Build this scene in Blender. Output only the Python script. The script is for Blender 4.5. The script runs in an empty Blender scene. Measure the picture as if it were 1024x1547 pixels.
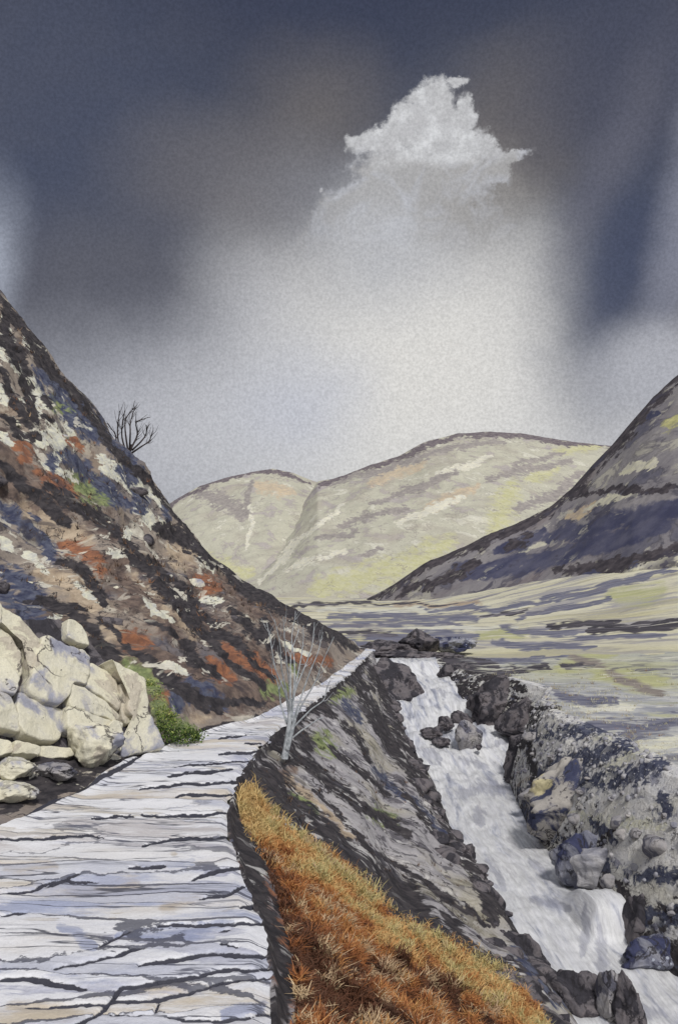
import bpy, bmesh, math, random
import numpy as np
from mathutils import Vector

# ------------------------------------------------------------------ camera, world, sun, exposure
S = bpy.context.scene
COL = S.collection
F = 1340.0                      # focal length in photo pixels
CX, CY = 512.0, 773.5
PITCH = math.atan(106.5 / F)
CAMZ = 3.0
SP, CP = math.sin(PITCH), math.cos(PITCH)

cam = bpy.data.cameras.new('camera')
cam.sensor_fit = 'VERTICAL'
cam.sensor_height = 24.0
cam.lens = 24.0 * F / 1547.0
cam.clip_start, cam.clip_end = 0.05, 9000
cam_o = bpy.data.objects.new('camera', cam)
COL.objects.link(cam_o)
cam_o.location = (0, 0, CAMZ)
cam_o.rotation_euler = (math.pi / 2 + PITCH, 0, 0)
S.camera = cam_o

SUN_EL, SUN_AZ = math.radians(50), math.radians(163)      # azimuth clockwise from +Y: behind right
S.view_settings.view_transform = 'Standard'
S.view_settings.look = 'None'
S.view_settings.gamma = 1
S.view_settings.exposure = 0.0
sun = bpy.data.lights.new('sun', 'SUN')
sun.energy = 2.6
sun.angle = math.radians(10)
sun.color = (1.0, 0.965, 0.92)
sun_o = bpy.data.objects.new('sun', sun)
COL.objects.link(sun_o)
sdir = Vector((math.sin(SUN_AZ) * math.cos(SUN_EL), math.cos(SUN_AZ) * math.cos(SUN_EL), math.sin(SUN_EL)))
sun_o.rotation_euler = sdir.to_track_quat('Z', 'Y').to_euler()
sun_o.location = sdir * 100


def lin(c):
    if len(c) == 3 and max(c) > 1.0:
        c = [v / 255.0 for v in c]
    return tuple((v / 12.92 if v <= 0.04045 else ((v + 0.055) / 1.055) ** 2.4) for v in c)


class NT:
    """small node-tree helper"""
    def __init__(self, tree):
        self.t = tree
        tree.nodes.clear()

    def n(self, kind, **kw):
        nd = self.t.nodes.new(kind)
        for k, v in kw.items():
            setattr(nd, k, v)
        return nd

    def put(self, sock, v):
        if isinstance(v, bpy.types.NodeSocket):
            self.t.links.new(v, sock)
        elif v is not None:
            if hasattr(sock, 'default_value') and sock.type == 'RGBA' and len(v) == 3:
                v = (*v, 1)
            sock.default_value = v

    def m(self, op, a, b=None, c=None, clamp=False):
        nd = self.n('ShaderNodeMath', operation=op, use_clamp=clamp)
        for i, v in enumerate((a, b, c)):
            if v is not None:
                self.put(nd.inputs[i], v)
        return nd.outputs[0]

    def vm(self, op, a, b=None):
        nd = self.n('ShaderNodeVectorMath', operation=op)
        self.put(nd.inputs[0], a)
        if b is not None:
            self.put(nd.inputs[1], b)
        return nd.outputs[0]

    def noise(self, vec, scale, detail=6, rough=0.6, dist=0.0, color=False):
        nd = self.n('ShaderNodeTexNoise')
        self.put(nd.inputs['Vector'], vec)
        nd.inputs['Scale'].default_value = scale
        nd.inputs['Detail'].default_value = detail
        nd.inputs['Roughness'].default_value = rough
        nd.inputs['Distortion'].default_value = dist
        return nd.outputs['Color' if color else 'Fac']

    def smooth(self, v, lo, hi, a=0.0, b=1.0):
        nd = self.n('ShaderNodeMapRange', interpolation_type='SMOOTHSTEP')
        self.put(nd.inputs['Value'], v)
        for k, x in (('From Min', lo), ('From Max', hi), ('To Min', a), ('To Max', b)):
            self.put(nd.inputs[k], x)
        return nd.outputs['Result']

    def mix(self, f, a, b, mode='MIX'):
        nd = self.n('ShaderNodeMix', data_type='RGBA', blend_type=mode)
        self.put(nd.inputs[0], f)
        self.put(nd.inputs[6], a)
        self.put(nd.inputs[7], b)
        return nd.outputs[2]

    def ramp(self, f, stops, interp='LINEAR'):
        nd = self.n('ShaderNodeValToRGB')
        cr = nd.color_ramp
        cr.interpolation = interp
        while len(cr.elements) < len(stops):
            cr.elements.new(0.5)
        for e, (p, c) in zip(cr.elements, stops):
            e.position = p
            e.color = (*c, 1)
        self.put(nd.inputs[0], f)
        return nd.outputs[0]

    def attr(self, name):
        nd = self.n('ShaderNodeAttribute', attribute_name=name)
        return nd


# ---- world: storm clouds with one bright opening, laid out by compass bearing and elevation
W = bpy.data.worlds.new('World')
S.world = W
W.use_nodes = True


def build_world():
    g = NT(W.node_tree)
    tc = g.n('ShaderNodeTexCoord')
    d = tc.outputs['Generated']
    sep = g.n('ShaderNodeSeparateXYZ')
    g.put(sep.inputs[0], d)
    x, y, z = sep.outputs
    az = g.m('ARCTAN2', x, y)
    el = g.m('ARCSINE', z)

    def sky(px, py):
        v = Vector(((px - CX) / F, CP - (CY - py) / F * SP, SP + (CY - py) / F * CP)).normalized()
        return math.atan2(v.x, v.y), math.asin(v.z)
    # wandering of the cloud edges
    w1 = g.noise(d, 3.2, 5, 0.55, 0, True)
    ws = g.n('ShaderNodeSeparateXYZ')
    g.put(ws.inputs[0], w1)
    w2 = g.noise(d, 22, 6, 0.65, 0, True)
    ws2 = g.n('ShaderNodeSeparateXYZ')
    g.put(ws2.inputs[0], w2)

    def warp(c, i, big, small):
        c = g.m('ADD', c, g.m('MULTIPLY', g.m('SUBTRACT', ws.outputs[i], 0.5), big))
        return g.m('ADD', c, g.m('MULTIPLY', g.m('SUBTRACT', ws2.outputs[i], 0.5), small))
    sx, sy = warp(az, 0, 0.10, 0.02), warp(el, 1, 0.10, 0.02)     # soft wash edges
    hx, hy = warp(az, 0, 0.0, 0.06), warp(el, 1, 0.0, 0.035)     # crisp torn edges

    def ell(cx, cy, px, py, rx, ry, rot=0.0):
        a0, e0 = sky(px, py)
        k = 1.0 / F * 0.96
        dx, dy = g.m('SUBTRACT', cx, a0), g.m('SUBTRACT', cy, e0)
        c, s = math.cos(math.radians(rot)), math.sin(math.radians(rot))
        u = g.m('ADD', g.m('MULTIPLY', dx, c / (rx * k)), g.m('MULTIPLY', dy, s / (rx * k)))
        v = g.m('ADD', g.m('MULTIPLY', dx, -s / (ry * k)), g.m('MULTIPLY', dy, c / (ry * k)))
        return g.m('SQRT', g.m('ADD', g.m('MULTIPLY', u, u), g.m('MULTIPLY', v, v)))

    def soft(col, px, py, rx, ry, rgb, rot=0.0, inner=0.35, outer=1.5, amt=1.0):
        r = ell(sx, sy, px, py, rx, ry, rot)
        return g.mix(g.smooth(r, inner, outer, amt, 0.0), col, lin(rgb))
    nb = g.noise(d, 4.5, 6, 0.6, 0.4)
    col = g.ramp(nb, [(0.32, lin((74, 79, 94))), (0.5, lin((90, 92, 102))), (0.68, lin((110, 108, 110)))])
    col = soft(col, 520, -60, 900, 200, (60, 65, 84), inner=0.2, amt=0.95)
    col = soft(col, 60, 230, 260, 240, (70, 76, 96), amt=0.8)
    col = soft(col, 170, 450, 200, 130, (96, 96, 104), amt=0.8)
    col = soft(col, 420, 400, 120, 150, (150, 149, 151), rot=25, inner=0.1, outer=1.6, amt=0.8)
    col = soft(col, 400, 520, 110, 150, (180, 180, 184), rot=12, inner=0.0, outer=1.7, amt=0.75)
    col = soft(col, 260, 640, 120, 90, (160, 160, 166), inner=0.1, outer=1.6, amt=0.7)
    col = soft(col, 480, 160, 110, 80, (112, 107, 105), inner=0.0, outer=1.7, amt=0.65)
    col = soft(col, 340, 260, 170, 90, (110, 107, 110), amt=0.6)
    col = soft(col, 790, 210, 100, 110, (110, 105, 103), amt=0.7)
    col = soft(col, 440, 660, 420, 150, (182, 183, 190), inner=0.2, outer=1.7, amt=1.0)
    col = soft(col, 820, 660, 300, 130, (190, 190, 194), amt=0.95)
    col = soft(col, 600, 610, 330, 240, (198, 198, 200), rot=14, inner=0.3, outer=1.45)
    col = soft(col, 650, 570, 240, 220, (220, 218, 214), inner=0.15, outer=1.45, amt=1.0)
    col = soft(col, 595, 360, 120, 110, (186, 187, 191), rot=20, inner=0.1, outer=1.6, amt=0.9)
    col = soft(col, 455, 290, 70, 80, (128, 128, 134), inner=0.1, outer=1.6, amt=0.55)
    col = soft(col, 715, 310, 80, 60, (146, 142, 138), inner=0.1, outer=1.6, amt=0.75)
    col = soft(col, 450, 610, 110, 80, (184, 188, 204), inner=0.0, outer=1.6, amt=0.5)
    col = soft(col, 930, 430, 95, 165, (68, 74, 96), rot=-14, inner=0.1, outer=1.7, amt=0.92)
    col = soft(col, 960, 130, 190, 120, (72, 75, 92), amt=0.8)
    col = soft(col, 1040, 330, 44, 190, (138, 140, 154), rot=-10, inner=0.1, outer=1.7, amt=0.85)
    col = soft(col, 905, 270, 36, 150, (104, 104, 116), rot=-32, inner=0.0, outer=1.8, amt=0.6)
    col = soft(col, 1010, 560, 120, 60, (176, 177, 184), amt=0.9)
    col = soft(col, -24, 410, 44, 100, (180, 186, 200), rot=-6, inner=0.0, outer=1.9, amt=0.85)
    # the torn white cloud
    rr = None
    for e in ((572, 208, 58, 17, 12), (608, 190, 70, 24, 24), (652, 165, 34, 38, 20), (688, 196, 28, 32, 0), (660, 190, 50, 30, 0), (684, 132, 20, 8, -6), (700, 178, 22, 26, 0), (540, 212, 26, 12, 4), (668, 215, 70, 22, 0), (728, 222, 44, 17, -24),
              (775, 238, 30, 8, 8), (491, 282, 6, 5, 0), (640, 250, 120, 30, 0), (590, 275, 90, 36, 20), (640, 290, 110, 46, 10),
              (530, 320, 70, 40, 30), (470, 368, 60, 16, 24), (745, 258, 30, 20, 0), (752, 350, 24, 8, 20), (620, 340, 130, 50, 0)):
        r = ell(hx, hy, *e)
        rr = r if rr is None else g.m('MINIMUM', rr, r)
    dry = g.noise(d, 90, 5, 0.7)
    rr = g.m('ADD', rr, g.m('MULTIPLY', g.m('SUBTRACT', dry, 0.5), 1.1))
    edge = g.smooth(rr, 0.74, 1.20, 1.0, 0.0)
    _, e_top = sky(600, 215)
    _, e_bot = sky(600, 430)
    fade = g.smooth(sy, e_bot, e_top, 0.0, 1.0)
    body = g.noise(d, 26, 5, 0.55, 0.6)
    low = g.mix(g.smooth(body, 0.4, 0.6), lin((176, 175, 175)), lin((194, 196, 203)))
    _, e1 = sky(600, 240)
    _, e2 = sky(600, 212)
    hy2 = g.m('ADD', hy, g.m('MULTIPLY', g.m('SUBTRACT', nb, 0.5), 0.12))
    ccol = g.mix(g.smooth(hy2, e1, e2, 0.0, 0.95), low, g.mix(g.smooth(g.noise(d, 34, 5, 0.6), 0.42, 0.62), lin((190, 190, 192)), lin((216, 217, 219))))
    col = g.mix(g.m('MULTIPLY', edge, fade), col, ccol)
    # cloud light behind and overhead the viewer: plain pale overcast
    back = g.smooth(y, -0.25, 0.35, 1.0, 0.0)
    over = g.smooth(z, 0.62, 0.9, 0.0, 0.8)
    col = g.mix(g.m('MAXIMUM', back, over), col, lin((186, 188, 196)))
    # below the skyline: dim moor
    col = g.mix(g.smooth(z, -0.12, -0.02, 1.0, 0.0), col, lin((96, 94, 88)))
    # grain of the cloud
    gr = g.noise(d, 330, 3, 0.7)
    gm = g.smooth(gr, 0.25, 0.75, 0.86, 1.14)
    cg = g.n('ShaderNodeCombineColor')
    for i in range(3):
        g.put(cg.inputs[i], gm)
    col = g.mix(1.0, col, cg.outputs[0], 'MULTIPLY')
    st = g.n('ShaderNodeTexSky', sky_type='NISHITA')
    st.sun_disc = False
    st.sun_elevation = SUN_EL
    st.sun_rotation = SUN_AZ
    b1, b2 = g.n('ShaderNodeBackground'), g.n('ShaderNodeBackground')
    g.put(b1.inputs[0], st.outputs[0])
    b1.inputs[1].default_value = 0.06
    g.put(b2.inputs[0], col)
    b2.inputs[1].default_value = 1.0
    mx = g.n('ShaderNodeMixShader')
    mx.inputs[0].default_value = 0.95
    g.t.links.new(b1.outputs[0], mx.inputs[1])
    g.t.links.new(b2.outputs[0], mx.inputs[2])
    out = g.n('ShaderNodeOutputWorld')
    g.t.links.new(mx.outputs[0], out.inputs[0])


build_world()
W.cycles.sampling_method = 'MANUAL'
W.cycles.sample_map_resolution = 512

# ------------------------------------------------------------------ helpers
rng = np.random.default_rng(7)
random.seed(5)


def P(px, py, Y):
    """photo bearing + real distance -> a point of the place"""
    dx, u = (px - CX) / F, (CY - py) / F
    dy, dz = CP - u * SP, SP + u * CP
    t = Y / dy
    return np.array((dx * t, Y, CAMZ + dz * t))


def XZ(px, Z, Y):
    """x of a point at bearing px, distance Y and height Z"""
    c = (Z - CAMZ) * SP + Y * CP
    return (px - CX) / F * c


def proj(V):
    X, Y, Z = V[..., 0], V[..., 1], V[..., 2] - CAMZ
    c = np.maximum(Y * CP + Z * SP, 0.3)
    u = -Y * SP + Z * CP
    return CX + F * X / c, CY - F * u / c


_perm = rng.permutation(512)
_perm = np.concatenate([_perm, _perm, _perm])
_ang = rng.random(512) * 6.28318
_gx, _gy = np.cos(_ang), np.sin(_ang)


def perlin(x, y):
    xi, yi = np.floor(x).astype(int), np.floor(y).astype(int)
    xf, yf = x - xi, y - yi
    u, v = xf * xf * xf * (xf * (xf * 6 - 15) + 10), yf * yf * yf * (yf * (yf * 6 - 15) + 10)

    def gr(i, j, a, b):
        h = _perm[(_perm[i & 511] + j) & 511]
        return _gx[h] * a + _gy[h] * b
    n00, n10 = gr(xi, yi, xf, yf), gr(xi + 1, yi, xf - 1, yf)
    n01, n11 = gr(xi, yi + 1, xf, yf - 1), gr(xi + 1, yi + 1, xf - 1, yf - 1)
    a, b = n00 + u * (n10 - n00), n01 + u * (n11 - n01)
    return a + v * (b - a)


def fbm(x, y, oct=5, rough=0.5, ridged=False):
    s, a = 0.0, 1.0
    for k in range(oct):
        n = perlin(x * 2 ** k + 17.3 * k, y * 2 ** k - 9.1 * k)
        s = s + a * ((0.35 - np.abs(n)) if ridged else n)
        a *= rough
    return s


def seg_field(px, py, strokes, warp=None):
    """1 on a stroke's centre line, 0.5 on its rim, 0 well outside"""
    f = np.zeros(px.shape)
    # the patches wander with the ground
    if warp is not None:
        px, py = px + warp[0], py + warp[1]
    for pts, w in strokes:
        pts = np.array(pts, float)
        cum = np.concatenate([[0], np.cumsum(np.hypot(*np.diff(pts, axis=0).T))])
        lo, hi = pts.min(0) - 2.2 * w, pts.max(0) + 2.2 * w
        sel = (px > lo[0]) & (px < hi[0]) & (py > lo[1]) & (py < hi[1])
        if not sel.any():
            continue
        x, y = px[sel], py[sel]
        best = np.full(x.shape, 1e9)
        for q, ((ax, ay), (bx, by)) in enumerate(zip(pts[:-1], pts[1:])):
            vx, vy = bx - ax, by - ay
            t = np.clip(((x - ax) * vx + (y - ay) * vy) / max(vx * vx + vy * vy, 1e-6), 0, 1)
            u = (cum[q] + t * (cum[q + 1] - cum[q])) / cum[-1]
            best = np.minimum(best, np.hypot(x - ax - t * vx, y - ay - t * vy) / (w * (0.45 + 0.7 * np.sqrt(np.sin(np.pi * (0.04 + 0.92 * u))))))
        f[sel] = np.maximum(f[sel], np.clip(1 - best / 2, 0, 1))
    return f


def inside(px, py, poly):
    poly = np.array(poly, float)
    r = np.zeros(px.shape, bool)
    j = len(poly) - 1
    for i in range(len(poly)):
        (xi, yi), (xj, yj) = poly[i], poly[j]
        c = ((yi > py) != (yj > py)) & (px < (xj - xi) * (py - yi) / (yj - yi + 1e-9) + xi)
        r ^= c
        j = i
    return r


def link(name, me, mat=None, parent=None):
    o = bpy.data.objects.new(name, me)
    COL.objects.link(o)
    if mat:
        me.materials.append(mat)
    if parent:
        o.parent = parent
    return o


def mesh_np(name, V, Fq, mat, attrs=None, parent=None, smooth=True):
    me = bpy.data.meshes.new(name)
    V = np.ascontiguousarray(V, dtype=np.float32).reshape(-1, 3)
    Fq = np.ascontiguousarray(Fq, dtype=np.int32)
    k = Fq.shape[1]
    me.vertices.add(len(V))
    me.vertices.foreach_set('co', V.ravel())
    me.loops.add(Fq.size)
    me.loops.foreach_set('vertex_index', Fq.ravel())
    me.polygons.add(len(Fq))
    me.polygons.foreach_set('loop_start', np.arange(0, Fq.size, k, dtype=np.int32))
    me.polygons.foreach_set('loop_total', np.full(len(Fq), k, dtype=np.int32))
    me.polygons.foreach_set('use_smooth', np.full(len(Fq), smooth))
    for an, arr in (attrs or {}).items():
        arr = np.asarray(arr, dtype=np.float32)
        if arr.ndim > 1 and arr.shape[-1] == 3:
            a = me.attributes.new(an, 'FLOAT_VECTOR', 'POINT')
            a.data.foreach_set('vector', np.ascontiguousarray(arr).ravel())
        else:
            a = me.attributes.new(an, 'FLOAT', 'POINT')
            a.data.foreach_set('value', np.ascontiguousarray(arr).ravel())
    me.update(calc_edges=True)
    me.validate()
    return link(name, me, mat, parent)


def grid_faces(R, C):
    i = np.arange(R * C).reshape(R, C)
    return np.stack([i[:-1, :-1], i[:-1, 1:], i[1:, 1:], i[1:, :-1]], -1).reshape(-1, 4)


def grid(name, G, mat, attrs=None, parent=None, flip=False):
    Fq = grid_faces(*G.shape[:2])
    if flip:
        Fq = Fq[:, ::-1]
    return mesh_np(name, G.reshape(-1, 3), Fq, mat, attrs, parent)


def structure(o):
    o['kind'] = 'structure'
    return o


def tag(o, label, cat, group=None):
    o['label'], o['category'] = label, cat
    if group:
        o['group'] = group
    return o


def thing(name, label, cat, loc, group=None):
    o = bpy.data.objects.new(name, None)
    COL.objects.link(o)
    o.location = loc
    o.empty_display_size = 0.3
    return tag(o, label, cat, group)


# ------------------------------------------------------------------ materials
def wash(name, base, scale=(1, 1, 1), nscale=1.0, layers=(), tint=None, rough=0.92, bump=0.5, bscale=6.0, grain=0.12,
         gscale=22.0, dist=0.5, lines=None, flecks=(), speck=None):
    """earth or rock laid in ragged patches: a base of broken colours, then layers placed by the mesh's own attributes"""
    mt = bpy.data.materials.new(name)
    mt.use_nodes = True
    g = NT(mt.node_tree)
    tc = g.n('ShaderNodeTexCoord')
    obj = tc.outputs['Object']
    fl = g.attr('flow').outputs['Vector']
    v = g.vm('MULTIPLY', fl, scale)
    n1 = g.noise(v, nscale, 9, 0.62, dist)
    col = g.ramp(n1, base)
    if tint:
        for k, (tcol, tscale, lo, hi, amt) in enumerate(tint):
            nt = g.noise(g.vm('ADD', v, (31.7 * (k + 1), 5.3, 2.1 * k)), tscale, 5, 0.55, 0.3)
            col = g.mix(g.smooth(nt, lo, hi, 0, amt), col, tcol)
    for k, (an, ca, cb, esc, amp, e) in enumerate(layers):
        a = g.attr(an).outputs['Fac']
        nz = g.noise(g.vm('ADD', v, (7.7 * k, 13.1, 3.3)), esc, 8, 0.62, 0.4)
        q = g.m('ADD', a, g.m('MULTIPLY', g.m('SUBTRACT', nz, 0.5), amp * 3.2))
        # never where nothing was laid at all
        q = g.m('MULTIPLY', q, g.smooth(a, 0.02, 0.25))
        mk = g.smooth(q, 0.5 - e, 0.5 + e)
        nv = g.noise(g.vm('ADD', v, (3.1, 41.0 + 9 * k, 0)), esc * 1.7, 6, 0.6)
        col = g.mix(mk, col, g.mix(g.smooth(nv, 0.35, 0.65), ca, cb))
    for k, (fc, fsc, lo, hi, amt) in enumerate(flecks):
        nf = g.noise(g.vm('ADD', v, (19.3 * k + 2, 60.1, 5)), fsc, 4, 0.6, 0.5)
        reg = g.smooth(g.noise(g.vm('ADD', v, (3.3, 8.8 * k, 21)), fsc * 0.22, 3, 0.5), 0.42, 0.58)
        col = g.mix(g.m('MULTIPLY', g.smooth(nf, lo, hi, 0, amt), reg), col, fc)
    if speck:
        for k, (ssc, sc_, reg_lo) in enumerate(speck):
            vo = g.n('ShaderNodeTexVoronoi')
            g.put(vo.inputs['Vector'], g.vm('ADD', obj, (k * 3.7, 0, 0)))
            vo.inputs['Scale'].default_value = ssc
            pick = g.smooth(g.noise(g.vm('ADD', obj, (k * 9.7, 1, 0)), 0.9, 4, 0.6), reg_lo, reg_lo + 0.12)
            sp = g.n('ShaderNodeSeparateColor')
            g.put(sp.inputs[0], vo.outputs['Color'])
            dd = g.m('SUBTRACT', vo.outputs['Distance'], g.m('MULTIPLY', sp.outputs[0], 0.28))
            col = g.mix(g.m('MULTIPLY', g.smooth(dd, 0.0, 0.05, 0.9, 0), pick), col, sc_)
    if lines:
        # thin drawn cracks: level lines of a noise
        lsc, lw, lcol, lamt = lines
        nl = g.noise(g.vm('ADD', v, (71, 3, 9)), lsc, 6, 0.55, 0.6)
        dl = g.m('ABSOLUTE', g.m('SUBTRACT', nl, 0.5))
        keep = g.smooth(g.noise(g.vm('ADD', v, (11, 93, 2)), lsc * 0.7, 3, 0.5), 0.44, 0.56)
        col = g.mix(g.m('MULTIPLY', g.smooth(dl, lw * 0.4, lw, lamt, 0), keep), col, lcol)
    gr = g.noise(obj, gscale, 5, 0.75)
    gm = g.smooth(gr, 0.25, 0.75, 1 - grain, 1 + grain)
    cg = g.n('ShaderNodeCombineColor')
    for i in range(3):
        g.put(cg.inputs[i], gm)
    col = g.mix(1.0, col, cg.outputs[0], 'MULTIPLY')
    bs = g.n('ShaderNodeBsdfPrincipled')
    g.put(bs.inputs['Base Color'], col)
    bs.inputs['Roughness'].default_value = rough
    bs.inputs['Specular IOR Level'].default_value = 0.25
    if bump:
        nb = g.noise(obj, bscale, 8, 0.65, 0.3)
        h = g.m('ADD', nb, g.m('MULTIPLY', n1, 0.8))
        bp = g.n('ShaderNodeBump')
        bp.inputs['Strength'].default_value = bump
        bp.inputs['Distance'].default_value = 0.12
        g.put(bp.inputs['Height'], h)
        g.put(bs.inputs['Normal'], bp.outputs[0])
    out = g.n('ShaderNodeOutputMaterial')
    g.t.links.new(bs.outputs[0], out.inputs[0])
    return mt


L = lin
INK, INK2 = L((44, 42, 46)), L((72, 68, 70))
NAVY, NAVY2 = L((58, 62, 84)), L((92, 96, 112))
PALE, PALE2 = L((212, 210, 188)), L((188, 188, 182))
RUST, RUST2 = L((154, 106, 78)), L((116, 82, 68))
TAN, TAN2 = L((184, 168, 146)), L((150, 134, 116))
GREEN, GREEN2 = L((142, 150, 104)), L((102, 114, 78))
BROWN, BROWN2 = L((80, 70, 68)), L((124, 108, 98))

layers_land = (
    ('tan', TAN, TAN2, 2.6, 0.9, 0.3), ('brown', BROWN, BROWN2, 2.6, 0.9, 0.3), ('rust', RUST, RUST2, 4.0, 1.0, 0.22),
    ('green', GREEN, GREEN2, 4.0, 0.8, 0.26), ('pale', PALE, PALE2, 4.5, 0.75, 0.07), ('navy', NAVY, NAVY2, 4.5, 0.8, 0.2),
    ('dark', INK, INK2, 4.0, 0.62, 0.10))
CH = ('tan', 'brown', 'rust', 'green', 'pale', 'navy', 'dark')

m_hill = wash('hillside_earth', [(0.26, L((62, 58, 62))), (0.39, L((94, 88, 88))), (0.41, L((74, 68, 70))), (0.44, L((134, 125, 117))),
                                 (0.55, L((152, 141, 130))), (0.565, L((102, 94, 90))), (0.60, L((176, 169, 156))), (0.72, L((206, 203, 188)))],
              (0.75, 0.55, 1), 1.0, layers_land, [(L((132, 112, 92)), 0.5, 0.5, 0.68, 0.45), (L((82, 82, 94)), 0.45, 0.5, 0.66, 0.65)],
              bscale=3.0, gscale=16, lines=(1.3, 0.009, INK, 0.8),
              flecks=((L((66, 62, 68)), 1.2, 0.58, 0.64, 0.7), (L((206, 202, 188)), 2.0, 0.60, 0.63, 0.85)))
m_bank = wash('bank_earth', [(0.28, L((70, 68, 74))), (0.40, L((106, 103, 108))), (0.42, L((84, 81, 86))), (0.45, L((148, 145, 148))),
                             (0.58, L((168, 165, 166))), (0.60, L((132, 128, 128))), (0.64, L((186, 183, 180))), (0.74, L((198, 195, 190)))],
              (1.0, 0.9, 1), 1.3, layers_land, [(L((164, 158, 134)), 0.6, 0.5, 0.66, 0.55)], bscale=5, gscale=26,
              lines=(1.6, 0.016, INK, 0.85), flecks=((L((78, 76, 82)), 2.6, 0.575, 0.62, 0.8), (L((200, 198, 196)), 4.0, 0.58, 0.63, 0.7)))
m_scree = wash('scree', [(0.28, L((116, 118, 136))), (0.36, L((160, 160, 170))), (0.38, L((138, 138, 148))), (0.41, L((202, 202, 204))),
                         (0.58, L((216, 214, 210))), (0.60, L((176, 175, 176))), (0.64, L((222, 220, 214))), (0.74, L((226, 224, 218)))],
               (1, 1, 1), 1.6, layers_land, [(L((192, 188, 168)), 0.5, 0.5, 0.66, 0.5)], bscale=7, gscale=30, bump=0.6,
               lines=(1.4, 0.010, INK, 0.8), flecks=((L((98, 102, 122)), 1.6, 0.60, 0.64, 0.7), (L((218, 216, 208)), 2.0, 0.55, 0.59, 0.85)),
               speck=((5.5, L((96, 96, 106)), 0.56), (7.0, L((206, 207, 210)), 0.52)))
layers_moor = (
    ('grey', L((188, 188, 184)), L((140, 142, 150)), 1.8, 1.6, 0.3), ('tan', TAN, TAN2, 2.6, 0.9, 0.3), ('green', L((178, 178, 132)), L((164, 165, 126)), 2.0, 0.9, 0.4),
    ('brown', L((120, 112, 108)), L((146, 138, 130)), 2.0, 0.9, 0.3), ('pale', PALE, PALE2, 3.6, 0.8, 0.06),
    ('navy', L((92, 94, 112)), L((126, 126, 138)), 3.0, 0.9, 0.14), ('dark', L((52, 50, 56)), L((88, 84, 90)), 3.0, 0.8, 0.10))
m_field = wash('moor_grass', [(0.30, L((124, 122, 128))), (0.40, L((150, 149, 148))), (0.42, L((134, 132, 134))), (0.445, L((170, 171, 160))),
                              (0.56, L((184, 184, 168))), (0.58, L((160, 160, 152))), (0.62, L((196, 195, 180))), (0.74, L((208, 206, 194)))],
               (0.22, 0.5, 1), 1.0, layers_moor, [(L((176, 176, 130)), 0.6, 0.5, 0.66, 0.6), (L((148, 150, 150)), 0.4, 0.5, 0.66, 0.6)],
               bscale=2.5, gscale=9, bump=0.45, flecks=((L((98, 96, 106)), 2.2, 0.57, 0.62, 0.85), (L((212, 210, 196)), 2.5, 0.58, 0.63, 0.7)))
m_floor = wash('valley_floor_grass', [(0.28, L((136, 134, 140))), (0.42, L((166, 163, 160))), (0.44, L((146, 143, 146))), (0.465, L((192, 188, 168))),
                                      (0.58, L((204, 200, 176))), (0.74, L((212, 208, 190)))],
               (0.06, 0.2, 1), 1.0, layers_moor, [(L((184, 178, 134)), 0.8, 0.5, 0.68, 0.6)], bscale=0.8, gscale=4, bump=0.3, flecks=((L((116, 112, 122)), 2.0, 0.55, 0.6, 0.8),))
m_far = wash('far_hill_grass', [(0.28, L((152, 146, 148))), (0.40, L((174, 168, 162))), (0.42, L((162, 155, 151))), (0.44, L((178, 176, 160))),
                                (0.57, L((186, 184, 167))), (0.585, L((168, 165, 152))), (0.61, L((197, 195, 179))), (0.74, L((207, 205, 193)))],
             (0.7, 0.16, 1), 0.16, (
                 ('tan', L((196, 180, 154)), L((180, 168, 150)), 0.5, 0.8, 0.3), ('green', L((182, 180, 138)), L((190, 188, 156)), 0.5, 0.9, 0.4),
                 ('pale', L((214, 210, 190)), L((200, 198, 186)), 0.6, 0.7, 0.08), ('navy', L((140, 134, 132)), L((160, 154, 148)), 0.6, 0.8, 0.12),
                 ('dark', L((96, 88, 94)), L((124, 116, 118)), 0.6, 0.7, 0.14)),
             [(L((164, 158, 146)), 0.10, 0.5, 0.66, 0.6)], bscale=0.22, gscale=1.6, bump=0.4, lines=(0.25, 0.012, L((140, 132, 128)), 0.7))
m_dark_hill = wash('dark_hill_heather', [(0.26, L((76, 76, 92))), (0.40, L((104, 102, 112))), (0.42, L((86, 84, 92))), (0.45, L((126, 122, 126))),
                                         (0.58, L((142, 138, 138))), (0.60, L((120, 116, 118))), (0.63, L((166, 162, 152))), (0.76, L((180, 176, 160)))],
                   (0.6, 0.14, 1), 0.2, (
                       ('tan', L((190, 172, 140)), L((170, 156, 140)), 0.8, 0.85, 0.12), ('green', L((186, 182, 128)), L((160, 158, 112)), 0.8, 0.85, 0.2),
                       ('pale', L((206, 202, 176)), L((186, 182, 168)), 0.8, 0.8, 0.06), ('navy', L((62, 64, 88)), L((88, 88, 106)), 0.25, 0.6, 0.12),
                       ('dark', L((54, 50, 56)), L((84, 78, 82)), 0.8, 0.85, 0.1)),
                   [(L((120, 108, 106)), 0.12, 0.5, 0.66, 0.5)], bscale=0.35, gscale=2.5, bump=0.4, flecks=((L((70, 68, 82)), 0.5, 0.55, 0.62, 0.8), (L((176, 172, 158)), 0.7, 0.59, 0.64, 0.7)))


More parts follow.
